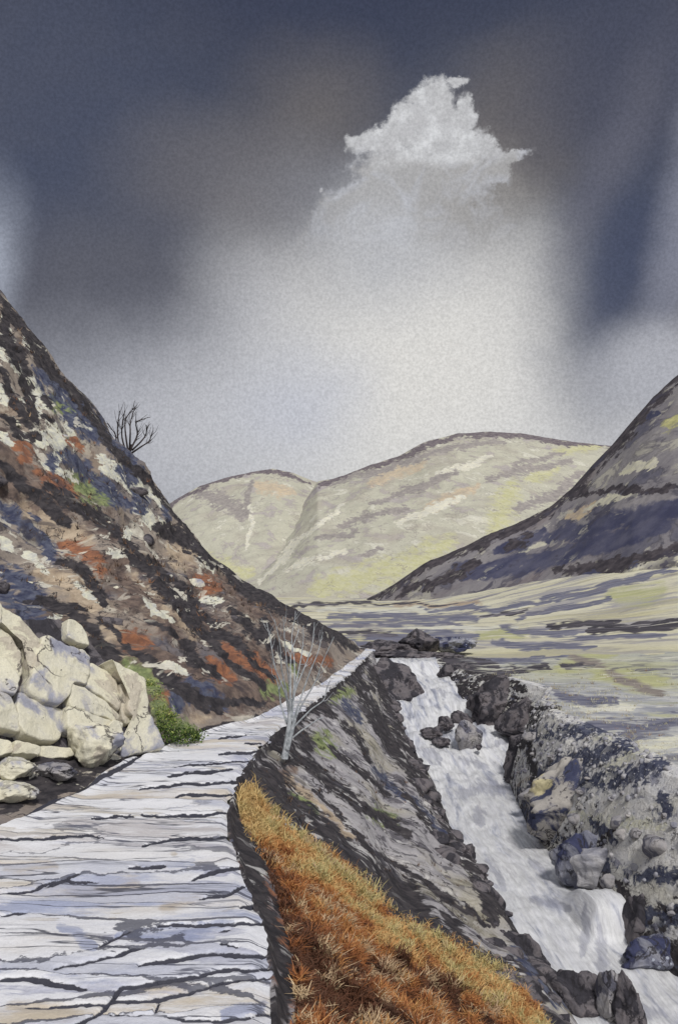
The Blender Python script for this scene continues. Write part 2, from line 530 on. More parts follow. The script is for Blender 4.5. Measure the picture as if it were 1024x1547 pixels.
def path_material():
    mt = bpy.data.materials.new('worn_slate_path')
    mt.use_nodes = True
    g = NT(mt.node_tree)
    fl = g.attr('flow').outputs['Vector']
    tc = g.n('ShaderNodeTexCoord')
    obj = tc.outputs['Object']
    v = g.vm('MULTIPLY', fl, (0.42, 1.25, 1))
    n1 = g.noise(v, 0.9, 8, 0.6, 0.5)
    col = g.ramp(n1, [(0.28, L((150, 156, 182))), (0.38, L((184, 186, 200))), (0.40, L((168, 170, 186))), (0.42, L((218, 219, 224))),
                      (0.60, L((225, 225, 227))), (0.615, L((190, 186, 180))), (0.64, L((206, 200, 190))), (0.76, L((190, 180, 164)))])
    nw = g.noise(g.vm('ADD', v, (9, 31, 4)), 0.55, 5, 0.55)
    col = g.mix(g.smooth(nw, 0.56, 0.72, 0, 0.6), col, L((186, 172, 150)))
    nw = g.noise(g.vm('ADD', v, (19, 3, 14)), 0.6, 5, 0.55)
    col = g.mix(g.smooth(nw, 0.55, 0.72, 0, 0.6), col, L((158, 164, 192)))
    nz0 = g.noise(v, 2.6, 8, 0.74, 0.4)
    ta = g.attr('tan').outputs['Fac']
    col = g.mix(g.smooth(g.m('ADD', ta, g.m('MULTIPLY', g.m('SUBTRACT', nz0, 0.5), 1.8)), 0.3, 0.75, 0, 0.7), col, L((178, 164, 144)))
    na = g.attr('navy').outputs['Fac']
    nz = g.noise(v, 4.0, 9, 0.78, 0.3)
    col = g.mix(g.m('MULTIPLY', g.smooth(g.m('ADD', na, g.m('MULTIPLY', g.m('SUBTRACT', nz, 0.5), 2.6)), 0.38, 0.62, 0, 0.8), g.smooth(na, 0.02, 0.3)), col, L((146, 154, 182)))
    # flags: every slab its own tone, dark open joints between
    vv = g.vm('ADD', g.vm('MULTIPLY', fl, (0.36, 1.9, 1)), g.vm('MULTIPLY', g.noise(fl, 1.4, 6, 0.65, 0, True), (0.9, 0.42, 0)))
    vo = g.n('ShaderNodeTexVoronoi', feature='DISTANCE_TO_EDGE')
    vo.voronoi_dimensions = '2D'
    g.put(vo.inputs['Vector'], vv)
    vo.inputs['Scale'].default_value = 1.0
    vc = g.n('ShaderNodeTexVoronoi')
    vc.voronoi_dimensions = '2D'
    g.put(vc.inputs['Vector'], vv)
    vc.inputs['Scale'].default_value = 1.0
    sc = g.n('ShaderNodeSeparateColor')
    g.put(sc.inputs[0], vc.outputs['Color'])
    tone = g.ramp(sc.outputs[0], [(0.0, L((168, 172, 190))), (0.3, L((222, 223, 228))), (0.6, L((226, 226, 228))), (0.8, L((200, 188, 168))), (1.0, L((164, 172, 198)))])
    wv = g.smooth(g.noise(g.vm('ADD', v, (14, 2, 6)), 1.6, 7, 0.7), 0.40, 0.60)
    col = g.mix(g.m('MULTIPLY', wv, 0.9), col, tone)
    brk = g.noise(g.vm('ADD', v, (1, 77, 0)), 1.5, 4, 0.6)
    jw = g.m('MULTIPLY', g.smooth(brk, 0.36, 0.62), 0.055)
    joint = g.smooth(g.m('SUBTRACT', vo.outputs['Distance'], jw), -0.012, 0.010, 1, 0)
    joint = g.m('MULTIPLY', joint, g.attr('near').outputs['Fac'])
    col = g.mix(g.m('MULTIPLY', joint, 0.85), col, L((72, 74, 88)))
    nl = g.noise(g.vm('MULTIPLY', fl, (0.30, 2.6, 1)), 1.0, 6, 0.55, 0.3)
    dl = g.m('ABSOLUTE', g.m('SUBTRACT', nl, 0.5))
    k2 = g.smooth(g.noise(g.vm('ADD', v, (5, 7, 70)), 0.9, 3, 0.5), 0.46, 0.56)
    col = g.mix(g.m('MULTIPLY', g.smooth(dl, 0.006, 0.020, 0.9, 0), k2), col, L((92, 94, 108)))
    nl2 = g.noise(g.vm('ADD', g.vm('MULTIPLY', fl, (0.25, 2.0, 1)), (40, 8, 3)), 1.3, 5, 0.5, 0.2)
    d2 = g.m('ABSOLUTE', g.m('SUBTRACT', nl2, 0.48))
    k3 = g.smooth(g.noise(g.vm('ADD', v, (55, 17, 7)), 1.1, 3, 0.5), 0.47, 0.54)
    col = g.mix(g.m('MULTIPLY', g.smooth(d2, 0.004, 0.016, 0.9, 0), k3), col, L((70, 72, 84)))
    a = g.attr('dark').outputs['Fac']
    q = g.m('MULTIPLY', g.m('ADD', a, g.m('MULTIPLY', g.m('SUBTRACT', nz, 0.5), 1.0)), g.smooth(a, 0.02, 0.25))
    dk = g.smooth(q, 0.44, 0.55)
    col = g.mix(dk, col, g.mix(nw, L((46, 48, 58)), L((74, 74, 84))))
    gr = g.noise(obj, 40, 5, 0.75)
    gm = g.smooth(gr, 0.25, 0.75, 0.9, 1.1)
    cg = g.n('ShaderNodeCombineColor')
    for i in range(3):
        g.put(cg.inputs[i], gm)
    col = g.mix(1.0, col, cg.outputs[0], 'MULTIPLY')
    bs = g.n('ShaderNodeBsdfPrincipled')
    g.put(bs.inputs['Base Color'], col)
    bs.inputs['Roughness'].default_value = 0.7
    bs.inputs['Specular IOR Level'].default_value = 0.3
    h = g.m('SUBTRACT', g.m('ADD', g.m('MULTIPLY', n1, 0.6), g.m('MULTIPLY', g.noise(obj, 9, 7, 0.65), 0.5)), g.m('ADD', g.m('MULTIPLY', joint, 0.4), g.m('MULTIPLY', dk, 0.5)))
    bp = g.n('ShaderNodeBump')
    bp.inputs['Strength'].default_value = 0.5
    bp.inputs['Distance'].default_value = 0.08
    g.put(bp.inputs['Height'], h)
    g.put(bs.inputs['Normal'], bp.outputs[0])
    out = g.n('ShaderNodeOutputMaterial')
    g.t.links.new(bs.outputs[0], out.inputs[0])
    return mt


def water_material():
    mt = bpy.data.materials.new('white_water')
    mt.use_nodes = True
    g = NT(mt.node_tree)
    fl = g.attr('flow').outputs['Vector']
    v = g.vm('MULTIPLY', fl, (2.2, 0.30, 0.3))
    n1 = g.noise(v, 1.3, 8, 0.6, 0.5)
    col = g.ramp(n1, [(0.30, L((128, 132, 150))), (0.40, L((184, 187, 197))), (0.46, L((212, 213, 217))), (0.60, L((222, 223, 224))),
                      (0.66, L((200, 200, 203))), (0.74, L((214, 214, 216)))])
    a = g.attr('navy').outputs['Fac']
    nz = g.noise(v, 3.5, 7, 0.6, 0.4)
    q = g.m('MULTIPLY', g.m('ADD', a, g.m('MULTIPLY', g.m('SUBTRACT', nz, 0.5), 2.4)), g.smooth(a, 0.02, 0.3))
    col = g.mix(g.smooth(q, 0.3, 0.75, 0, 0.6), col, L((150, 152, 166)))
    fine = g.noise(g.vm('MULTIPLY', fl, (7, 0.7, 0.6)), 1.5, 6, 0.7)
    fm = g.smooth(fine, 0.3, 0.66, 0.74, 1.05)
    cg = g.n('ShaderNodeCombineColor')
    for i in range(3):
        g.put(cg.inputs[i], fm)
    col = g.mix(1.0, col, cg.outputs[0], 'MULTIPLY')
    bs = g.n('ShaderNodeBsdfPrincipled')
    g.put(bs.inputs['Base Color'], col)
    bs.inputs['Roughness'].default_value = 0.28
    bs.inputs['Specular IOR Level'].default_value = 0.35
    bp = g.n('ShaderNodeBump')
    bp.inputs['Strength'].default_value = 0.55
    bp.inputs['Distance'].default_value = 0.12
    g.put(bp.inputs['Height'], g.m('ADD', n1, g.m('MULTIPLY', fine, 0.5)))
    g.put(bs.inputs['Normal'], bp.outputs[0])
    out = g.n('ShaderNodeOutputMaterial')
    g.t.links.new(bs.outputs[0], out.inputs[0])
    return mt


def rock_material(name, stops, nscale=1.6, line=(1.6, 0.016, INK, 0.85), moss=None, speck=None):
    mt = bpy.data.materials.new(name)
    mt.use_nodes = True
    g = NT(mt.node_tree)
    tc = g.n('ShaderNodeTexCoord')
    v = tc.outputs['Object']
    n1 = g.noise(v, nscale, 9, 0.62, 0.6)
    col = g.ramp(n1, stops)
    if moss:
        mc, lo, hi, amt = moss
        nm = g.noise(g.vm('ADD', v, (4, 9, 1)), nscale * 0.8, 6, 0.6, 0.3)
        sx = g.n('ShaderNodeSeparateXYZ')
        g.put(sx.inputs[0], v)
        side = g.m('ADD', sx.outputs[0], g.m('MULTIPLY', sx.outputs[2], -0.55))      # it grows on the upper side towards the water
        nm = g.m('ADD', nm, g.smooth(side, -1.6, -1.0, 0.12, -0.14))
        col = g.mix(g.smooth(nm, lo, hi, 0, amt), col, mc)
    if speck:
        vo = g.n('ShaderNodeTexVoronoi')
        g.put(vo.inputs['Vector'], v)
        vo.inputs['Scale'].default_value = speck[0]
        ks = g.smooth(g.noise(v, nscale * 1.3, 3, 0.5), 0.45, 0.6)
        col = g.mix(g.m('MULTIPLY', g.smooth(vo.outputs['Distance'], 0.2, 0.28, 0.9, 0), ks), col, speck[1])
    if line:
        nl = g.noise(g.vm('ADD', v, (71, 3, 9)), line[0], 6, 0.55, 0.6)
        dl = g.m('ABSOLUTE', g.m('SUBTRACT', nl, 0.5))
        keep = g.smooth(g.noise(g.vm('ADD', v, (11, 93, 2)), line[0] * 0.8, 3, 0.5), 0.44, 0.56)
        col = g.mix(g.m('MULTIPLY', g.smooth(dl, line[1] * 0.4, line[1], line[3], 0), keep), col, line[2])
    gr = g.noise(v, 30, 5, 0.75)
    gm = g.smooth(gr, 0.25, 0.75, 0.88, 1.12)
    cg = g.n('ShaderNodeCombineColor')
    for i in range(3):
        g.put(cg.inputs[i], gm)
    col = g.mix(1.0, col, cg.outputs[0], 'MULTIPLY')
    bs = g.n('ShaderNodeBsdfPrincipled')
    g.put(bs.inputs['Base Color'], col)
    bs.inputs['Roughness'].default_value = 0.85
    bs.inputs['Specular IOR Level'].default_value = 0.3
    bp = g.n('ShaderNodeBump')
    bp.inputs['Strength'].default_value = 0.6
    bp.inputs['Distance'].default_value = 0.08
    g.put(bp.inputs['Height'], g.m('ADD', g.noise(v, 6, 8, 0.65, 0.3), g.m('MULTIPLY', n1, 0.7)))
    g.put(bs.inputs['Normal'], bp.outputs[0])
    out = g.n('ShaderNodeOutputMaterial')
    g.t.links.new(bs.outputs[0], out.inputs[0])
    return mt


m_path, m_water = path_material(), water_material()
m_cream = rock_material('cream_rock', [(0.26, L((118, 120, 140))), (0.41, L((160, 161, 172))), (0.44, L((186, 183, 178))), (0.47, L((210, 206, 188))),
                                       (0.58, L((214, 209, 186))), (0.60, L((184, 176, 160))), (0.66, L((204, 196, 178))), (0.78, L((150, 128, 112)))],
                        0.9, (1.0, 0.012, L((60, 54, 56)), 0.8))
m_grey = rock_material('grey_rock', [(0.28, L((70, 72, 90))), (0.40, L((104, 104, 116))), (0.43, L((86, 86, 98))), (0.46, L((140, 138, 142))),
                                     (0.60, L((164, 160, 158))), (0.76, L((184, 180, 172)))], 1.3)
m_darkrock = rock_material('wet_dark_rock', [(0.30, L((40, 40, 46))), (0.43, L((60, 58, 64))), (0.455, L((46, 44, 50))), (0.49, L((96, 92, 96))),
                                             (0.58, L((112, 106, 108))), (0.61, L((64, 60, 66))), (0.78, L((134, 128, 126)))], 1.4)
m_navyrock = rock_material('blue_slate_rock', [(0.30, L((42, 46, 72))), (0.44, L((62, 66, 94))), (0.46, L((48, 50, 70))), (0.50, L((112, 114, 128))),
                                               (0.62, L((150, 150, 156))), (0.78, L((176, 174, 172)))], 1.2, speck=(9, L((172, 178, 190))))
m_lichen = rock_material('lichen_rock', [(0.28, L((52, 56, 82))), (0.43, L((66, 70, 94))), (0.455, L((118, 116, 122))), (0.48, L((156, 152, 148))), (0.60, L((172, 167, 160))),
                                         (0.78, L((192, 188, 178)))], 1.2, moss=(L((194, 184, 140)), 0.57, 0.62, 0.75), speck=(8, L((84, 80, 84))))
m_pebble = rock_material('pebble_stone', [(0.3, L((110, 110, 126))), (0.45, L((150, 150, 158))), (0.6, L((178, 176, 176))), (0.75, L((200, 198, 192)))], 0.9, None)


def plain(name, c1, c2, scale=8.0, rough=0.85, attr=None, stops=None, trans=0.0):
    mt = bpy.data.materials.new(name)
    mt.use_nodes = True
    g = NT(mt.node_tree)
    tc = g.n('ShaderNodeTexCoord')
    n1 = g.noise(tc.outputs['Object'], scale, 5, 0.6)
    if attr:
        col = g.ramp(g.m('ADD', g.attr(attr).outputs['Fac'], g.m('MULTIPLY', g.m('SUBTRACT', n1, 0.5), 0.12)), stops)
    else:
        col = g.mix(g.smooth(n1, 0.35, 0.65), c1, c2)
    bs = g.n('ShaderNodeBsdfPrincipled')
    g.put(bs.inputs['Base Color'], col)
    bs.inputs['Roughness'].default_value = rough
    bs.inputs['Specular IOR Level'].default_value = 0.2
    out = g.n('ShaderNodeOutputMaterial')
    g.t.links.new(bs.outputs[0], out.inputs[0])
    return mt


m_bark_pale = plain('pale_bark', L((186, 190, 194)), L((140, 146, 150)), 14)
m_bark_dark = plain('dark_bark', L((50, 44, 46)), L((72, 64, 64)), 10)
m_bracken = plain('bracken_blades', None, None, 3.0, attr='tint', stops=[
    (0.0, L((70, 54, 46))), (0.2, L((112, 74, 54))), (0.38, L((162, 104, 64))), (0.55, L((196, 146, 92))), (0.7, L((204, 178, 124))),
    (0.82, L((186, 178, 124))), (1.0, L((200, 170, 142)))])
m_leaf = plain('shrub_leaves', None, None, 3.0, attr='tint', stops=[
    (0.0, L((40, 54, 38))), (0.4, L((82, 104, 52))), (0.75, L((132, 148, 76))), (1.0, L((172, 174, 108)))])

# ------------------------------------------------------------------ the lie of the land
def tab(rows):
    """(distance, x, z) table -> interpolators"""
    a = np.array(rows, float)
    a = a[np.argsort(a[:, 0])]
    return lambda Y: (np.interp(Y, a[:, 0], a[:, 1]), np.interp(Y, a[:, 0], a[:, 2]))


def level(pairs, Z):
    return [(Y, XZ(px, Z, Y), Z) for Y, px in pairs]


def sighted(triples):
    return [(Y, P(px, py, Y)[0], P(px, py, Y)[2]) for Y, px, py in triples]


PATH_L = tab([(-6, -5.2, 0), (4, -4.6, 0), (8, -4.37, 0)] + level([(11, 0), (12, 60), (13.3, 130), (15, 190), (16, 240), (18, 312), (20, 392), (23, 442),
                                                                   (26, 482), (30, 512), (36, 541), (40, 554)], 0) + [(46, -0.6, -0.1), (60, -9, -0.3), (95, -24, -0.5)])
PATH_R = tab([(-6, -0.5, 0), (2, -0.35, 0)] + level([(6, 415), (7, 412), (8, 400), (9, 378), (10, 360), (11, 347), (12, 345), (13, 352), (14, 358), (16, 385),
                                                    (18, 413), (20, 440), (23, 476), (26, 503), (30, 530), (36, 553), (40, 565)], 0) + [(46, 0.1, -0.1), (60, -8, -0.3), (95, -23, -0.5)])
RIV_L = tab([(-6, 4.2, -3.95), (4, 4.2, -3.9), (8, 4.1, -3.85)] + sighted([(13.5, 880, 1547), (14.8, 842, 1490), (17.5, 772, 1380), (20, 732, 1318), (23, 688, 1260),
            (28, 659, 1185), (29.3, 645, 1165), (31, 620, 1130), (34, 606, 1080), (35.6, 598, 1052), (37, 592, 1034), (38.4, 582, 1022), (39.3, 566, 998.5), (42, 566, 994)]))
RIV_R = tab([(-6, 8.5, -3.95), (4, 8.2, -3.9), (8, 7.6, -3.85)] + sighted([(13.5, 1120, 1547), (14.8, 1040, 1490), (16, 965, 1440), (17.5, 905, 1380), (20, 862, 1318),
            (23, 800, 1260), (28, 768, 1185), (29.3, 785, 1165), (31, 792, 1130), (34, 735, 1080), (35.6, 694, 1052), (37, 684, 1034), (38.4, 668, 1022), (39.3, 650, 998.5), (42, 648, 994)]))
BANK_R = tab([(-6, 11, -0.9), (8, 9.2, -0.9)] + level([(13, 1270), (15, 1150), (17.5, 1035), (21, 945), (23, 893), (25.5, 845), (28, 828)], -0.85) +
             level([(31, 834), (34, 778), (37, 716), (39, 678), (42, 668)], -0.55))


def field_z(X, Y):
    s = lambda a: np.clip(a, 0, 1) ** 2 * (3 - 2 * np.clip(a, 0, 1))
    z = -0.62 + 7.6 * s((X - 8) / 44.0) * s((Y - 26) / 100.0) + 0.5 * s((X - 6) / 26)
    return z + 0.10 * fbm(X * 0.2, Y * 0.2, 3) * np.clip(Y / 30, 0.5, 2.0)


PROF = np.array([(0, 0), (.25, .12), (.65, .62), (1.79, 1.28), (2.9, 1.96), (4.9, 3.03), (6.04, 3.88), (7.2, 5.0), (8, 6), (8.6, 6.85), (9.7, 8.1), (10.6, 9.1),
                 (11, 9.8), (11.9, 11), (13, 12.1), (13.7, 13.1), (14.5, 14.1), (15.4, 15.3), (18.2, 18.6), (24, 23.5), (32, 26), (42, 26.5)])


HILL = {
    'dark': [([(190, 830), (240, 880), (290, 940), (340, 990)], 9), ([(0, 700), (50, 745), (100, 790)], 10), ([(210, 990), (270, 1040), (330, 1075)], 9), ([(350, 925), (400, 965), (440, 1000)], 8), ([(0, 450), (18, 475), (40, 500), (60, 535), (90, 568), (122, 600), (147, 640), (165, 668)], 8.5),
             ([(165, 668), (185, 692), (215, 720), (246, 755), (264, 782), (292, 814)], 6.1),
             ([(12, 462), (8, 500), (20, 530), (35, 560), (45, 600), (55, 640)], 8.5), ([(0, 515), (20, 525), (35, 545)], 7.3), ([(48, 505), (58, 530), (62, 545)], 11.0),
             ([(0, 560), (15, 590), (30, 615), (45, 640), (60, 662)], 6.1), ([(0, 628), (20, 642), (45, 665)], 8.5), ([(65, 600), (75, 615)], 6.1), ([(62, 625), (80, 634)], 4.9),
             ([(70, 738), (110, 760), (150, 785), (172, 800)], 11.0), ([(90, 845), (120, 860), (150, 895), (162, 912)], 7.3),
             ([(60, 905), (95, 915), (125, 935), (150, 965), (170, 990)], 9.8), ([(75, 962), (100, 972), (130, 980), (160, 1000)], 8.5),
             ([(135, 975), (160, 990), (174, 1015)], 17.1), ([(150, 930), (190, 975), (220, 1000), (250, 1030)], 4.3), ([(220, 930), (250, 950), (280, 975)], 3.7),
             ([(240, 797), (270, 810), (300, 828), (340, 856), (372, 886), (410, 907), (442, 921)], 12.2), ([(442, 920), (500, 955), (536, 978)], 8.5),
             ([(172, 800), (200, 822), (230, 852), (260, 877), (285, 892), (300, 920), (330, 945)], 6.1), ([(262, 895), (290, 915), (304, 928)], 9.8),
             ([(320, 950), (350, 960), (380, 990)], 8.5), ([(270, 970), (300, 1000), (330, 1020)], 8.5), ([(380, 1000), (412, 1030)], 3.7), ([(330, 990), (360, 1010), (400, 1042)], 4.9),
             ([(345, 870), (385, 900), (420, 912)], 8.5), ([(405, 915), (460, 935), (500, 965)], 9.8), ([(280, 1052), (340, 1060), (400, 1062)], 4.9), ([(400, 935), (404, 975)], 7.3),
             ([(300, 1105), (360, 1092), (415, 1074)], 4.3), ([(0, 1225), (90, 1195), (180, 1150), (245, 1130), (300, 1112)], 7.3), ([(0, 1215), (60, 1190), (110, 1170)], 8.5), ([(-20, 1140), (60, 1146), (150, 1160), (230, 1138)], 11.0), ([(-20, 1172), (60, 1176), (110, 1168)], 8.5), ([(-20, 1205), (60, 1206), (130, 1180)], 8.5)],
    'navy': [([(62, 560), (85, 588), (110, 608), (132, 625), (152, 660)], 15.9), ([(98, 628), (115, 642), (140, 660), (165, 665), (190, 692), (212, 718)], 9.8),
             ([(95, 688), (120, 705), (150, 730), (180, 755), (196, 766)], 9.8), ([(186, 705), (202, 728)], 11.0), ([(206, 748), (214, 772)], 9.8), ([(246, 768), (252, 788)], 4.9),
             ([(0, 768), (30, 786), (60, 812), (85, 842)], 11.0), ([(0, 862), (30, 882), (52, 908), (62, 935), (72, 962)], 17.1), ([(0, 895), (30, 910), (40, 935)], 14.6),
             ([(75, 690), (85, 710)], 7.3), ([(285, 1030), (268, 1062)], 18.3), ([(300, 1040), (330, 1062)], 14.6)],
    'brown': [([(200, 985), (300, 1030), (420, 1052)], 36.6), ([(300, 940), (380, 985), (480, 1000)], 24.4), ([(170, 870), (230, 920), (290, 990)], 19.5), ([(0, 700), (60, 760)], 22.0), ([(340, 880), (420, 940)], 19.5), ([(0, 662), (15, 692), (40, 722), (70, 752), (110, 768)], 18.3), ([(110, 765), (150, 790), (170, 806)], 17.1), ([(290, 868), (325, 892)], 22.0), ([(150, 840), (190, 850), (240, 865)], 12.2),  # leading broad strokes put shade into the hillside colour, the rest brown earth
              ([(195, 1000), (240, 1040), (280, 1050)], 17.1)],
    'pale': [([(28, 565), (48, 598), (62, 630)], 5), ([(150, 690), (190, 712), (225, 742)], 5), ([(60, 700), (90, 712), (120, 728)], 4), ([(0, 655), (22, 668)], 5), ([(110, 880), (150, 912)], 4), ([(0, 585), (12, 610)], 7), ([(25, 600), (35, 612)], 6), ([(60, 655), (70, 680)], 7), ([(0, 505), (8, 520)], 6), ([(220, 905), (262, 940)], 5), ([(30, 830), (75, 862)], 5), ([(250, 1000), (280, 1018)], 5), ([(150, 705), (175, 715), (202, 737), (230, 750), (246, 770)], 7.3), ([(205, 768), (225, 788), (252, 797)], 8.5), ([(5, 478), (15, 505), (20, 520)], 4.9), ([(18, 530), (25, 562)], 7.3),
             ([(45, 565), (55, 590), (66, 612)], 7.3), ([(122, 640), (145, 655)], 4.9), ([(38, 515), (50, 530)], 6.1), ([(75, 640), (92, 668), (88, 700)], 8.5), ([(10, 630), (30, 645)], 4.9), ([(40, 655), (56, 667)], 6.1),
             ([(308, 905), (336, 910)], 6.1), ([(165, 830), (186, 837)], 6.1), ([(303, 845), (318, 862)], 4.9), ([(355, 878), (380, 895)], 3.7), ([(92, 928), (70, 940)], 6.1), ([(0, 815), (20, 832)], 6.1),
             ([(100, 640), (110, 660)], 4.9), ([(190, 800), (196, 812)], 4.9), ([(0, 530), (6, 540)], 4.9), ([(430, 975), (470, 985)], 3.7), ([(-10, 1190), (40, 1188)], 11.0), ([(-10, 1160), (40, 1160)], 11.0), ([(60, 1160), (120, 1156)], 8.5), ([(80, 1185), (110, 1176)], 6.1)],
    'green': [([(72, 598), (85, 610), (95, 618)], 7.3), ([(100, 612), (118, 630)], 7.3), ([(115, 722), (140, 742), (162, 757)], 14.6), ([(190, 1000), (235, 1040), (250, 1095)], 11.0), ([(250, 1090), (290, 1105)], 9.8),
              ([(395, 1040), (430, 1045)], 9.8), ([(440, 1000), (445, 1020)], 6.1)],
    'rust': [([(60, 715), (90, 735), (115, 747)], 11.0), ([(95, 825), (120, 830), (140, 840), (157, 862)], 11.0), ([(25, 672), (45, 692)], 9.8), ([(338, 972), (366, 1000)], 12.2), ([(360, 985), (412, 1027)], 11.0),
             ([(190, 960), (225, 975)], 13.4), ([(240, 1045), (256, 1070)], 11.0), ([(300, 875), (322, 888)], 12.2), ([(95, 660), (125, 682)], 4.9), ([(320, 1000), (350, 1030)], 9.8), ([(430, 990), (500, 1000)], 7.3)],
    'tan': [([(20, 742), (40, 770), (80, 805)], 17.1), ([(60, 862), (110, 882), (142, 917)], 14.6), ([(150, 942), (190, 972), (232, 1002)], 11.0), ([(262, 830), (287, 852)], 17.1), ([(288, 1030), (302, 1042)], 11.0),
            ([(100, 805), (130, 815)], 12.2), ([(200, 880), (250, 930), (300, 960)], 14.6), ([(330, 1070), (290, 1085)], 9.8)],
}
BANK = {
    'dark': [([(412, 1580), (432, 1480), (416, 1420), (392, 1370), (378, 1300), (354, 1240), (360, 1190), (374, 1150), (402, 1118), (436, 1092), (480, 1056), (520, 1022), (548, 1000)], 18),
             ([(400, 1170), (440, 1230), (500, 1285), (560, 1335), (620, 1385), (680, 1435), (740, 1482), (800, 1535), (840, 1570)], 30), ([(380, 1160), (400, 1210)], 24), ([(470, 1245), (560, 1310), (640, 1375)], 20),
             ([(430, 1140), (470, 1158), (520, 1200), (570, 1232), (620, 1262)], 9), ([(560, 1012), (600, 1090), (616, 1130), (650, 1190), (680, 1250), (722, 1290), (772, 1390), (840, 1490), (870, 1515)], 11),
             ([(610, 1200), (650, 1250), (700, 1292), (730, 1340), (772, 1402)], 5), ([(560, 1060), (590, 1112), (622, 1170), (660, 1220)], 10), ([(478, 1060), (502, 1082)], 9), ([(500, 1080), (540, 1110), (560, 1150)], 5),
             ([(470, 1190), (560, 1282), (640, 1332), (702, 1382)], 4), ([(700, 1292), (722, 1332), (748, 1392)], 9), ([(620, 1375), (700, 1440), (760, 1462), (822, 1504)], 16), ([(640, 1330), (700, 1370), (740, 1400)], 4),
             ([(540, 1030), (560, 1080), (600, 1150)], 7), ([(520, 1020), (560, 1040)], 9), ([(440, 1100), (470, 1130)], 16), ([(500, 1130), (540, 1165), (590, 1200)], 5), ([(420, 1110), (445, 1150)], 14)],
    'navy': [([(375, 1300), (352, 1250)], 8), ([(520, 1060), (545, 1090)], 7), ([(560, 1160), (620, 1210), (680, 1270)], 5), ([(780, 1440), (840, 1500), (870, 1520)], 14)],
    'green': [([(478, 1112), (502, 1132)], 13), ([(500, 1056), (532, 1045)], 9), ([(560, 1222), (592, 1242)], 11), ([(440, 1200), (480, 1230)], 5)],
    'tan': [([(430, 1170), (480, 1220), (530, 1262)], 7)],
    'rust': [([(400, 1200), (370, 1215), (400, 1270), (440, 1340), (520, 1420), (600, 1500), (640, 1580)], 34), ([(440, 1400), (500, 1500), (520, 1580)], 40), ([(560, 1420), (680, 1510), (740, 1560)], 30)],
    'pale': [([(392, 1300), (402, 1320)], 6), ([(700, 1300), (712, 1330)], 4), ([(640, 1150), (650, 1170)], 4)],
    'brown': [([(410, 1180), (450, 1150)], 10)],
}
RIGHT = {
    'dark': [([(650, 1000), (682, 1030), (694, 1064), (745, 1104), (796, 1124)], 10), ([(692, 1032), (740, 1060), (796, 1084)], 24), ([(665, 995), (720, 1012), (790, 1040)], 9),
             ([(828, 946), (900, 946), (1040, 944)], 9), ([(880, 975), (930, 978), (1000, 973)], 3), ([(690, 988), (760, 1012), (830, 1006)], 5), ([(800, 1120), (805, 1180)], 7),
             ([(845, 1005), (900, 1006)], 3), ([(795, 1072), (840, 1072)], 4), ([(940, 1340), (950, 1400), (945, 1450)], 10), ([(870, 1330), (940, 1335)], 7), ([(930, 1250), (900, 1285)], 5)],
    'navy': [([(850, 1290), (900, 1300), (940, 1330)], 12), ([(930, 1380), (980, 1390), (1030, 1380)], 16), ([(960, 1330), (1030, 1320)], 9), ([(890, 1240), (930, 1270)], 8), ([(680, 985), (760, 996), (850, 990)], 7.8), ([(800, 1112), (880, 1102), (960, 1102), (1030, 1088)], 10.4), ([(800, 1186), (850, 1152), (900, 1142), (952, 1120)], 13.0),
             ([(825, 1192), (880, 1182), (960, 1172), (1002, 1150)], 13.0), ([(786, 1190), (790, 1260)], 11.7), ([(850, 1278), (880, 1310)], 20.8), ([(720, 1060), (780, 1062)], 13.0), ([(1000, 1200), (1010, 1230)], 11.7),
             ([(840, 1050), (900, 1058), (930, 1062)], 7.8), ([(930, 950), (1030, 965)], 9.1), ([(970, 1450), (1030, 1470)], 15.6)],
    'grey': [], 'green': [([(845, 1012), (880, 992), (925, 985)], 9), ([(700, 975), (760, 962)], 8), ([(900, 1020), (1000, 1030)], 12)],
    'pale': [([(870, 1065), (960, 1070)], 6), ([(900, 1118), (930, 1110)], 7), ([(920, 1160), (960, 1130), (1030, 1120)], 10), ([(850, 1230), (1000, 1250)], 8)],
    'tan': [([(780, 1185), (835, 1165)], 4)], 'rust': [], 'brown': [([(850, 985), (1000, 1050)], 6)],
}
FLOOR = {
    'dark': [([(445, 913), (520, 912), (560, 908)], 2.5), ([(510, 956), (560, 955), (600, 958)], 2.5), ([(560, 912), (640, 914), (690, 912)], 1.5), ([(730, 928), (800, 922)], 2), ([(828, 948), (880, 942), (940, 941)], 4), ([(890, 952), (960, 950), (1060, 944)], 5), ([(960, 940), (1060, 936)], 3)],
    'navy': [([(560, 962), (640, 958), (720, 962)], 6), ([(760, 950), (850, 958), (1000, 962)], 6), ([(740, 972), (820, 978), (900, 975)], 5), ([(640, 922), (760, 918), (840, 908)], 3), ([(495, 932), (560, 930), (640, 934), (720, 932)], 5), ([(500, 945), (600, 942), (700, 944)], 3), ([(820, 905), (900, 892), (960, 872), (1020, 862)], 5), ([(780, 935), (860, 918), (920, 905)], 4), ([(520, 970), (600, 975), (700, 968)], 8)],
    'green': [([(920, 905), (1000, 892)], 11), ([(720, 960), (800, 955)], 7)],
    'tan': [([(600, 915), (660, 917), (720, 912)], 4)], 'pale': [([(480, 920), (600, 924), (800, 915)], 3), ([(600, 952), (780, 945)], 4)], 'rust': [], 'brown': [],
}
FAR_L = {'dark': [([(215, 792), (262, 759), (300, 737), (340, 724), (380, 715), (412, 710), (442, 716), (468, 726)], 3.5)],
         'navy': [([(300, 745), (335, 758), (372, 776)], 11), ([(380, 730), (372, 760)], 5)],
         'pale': [([(372, 742), (382, 790), (372, 832)], 2.5), ([(335, 755), (345, 757)], 4)], 'green': [([(300, 840), (380, 870)], 10)], 'tan': [([(390, 735), (440, 745)], 8)]}
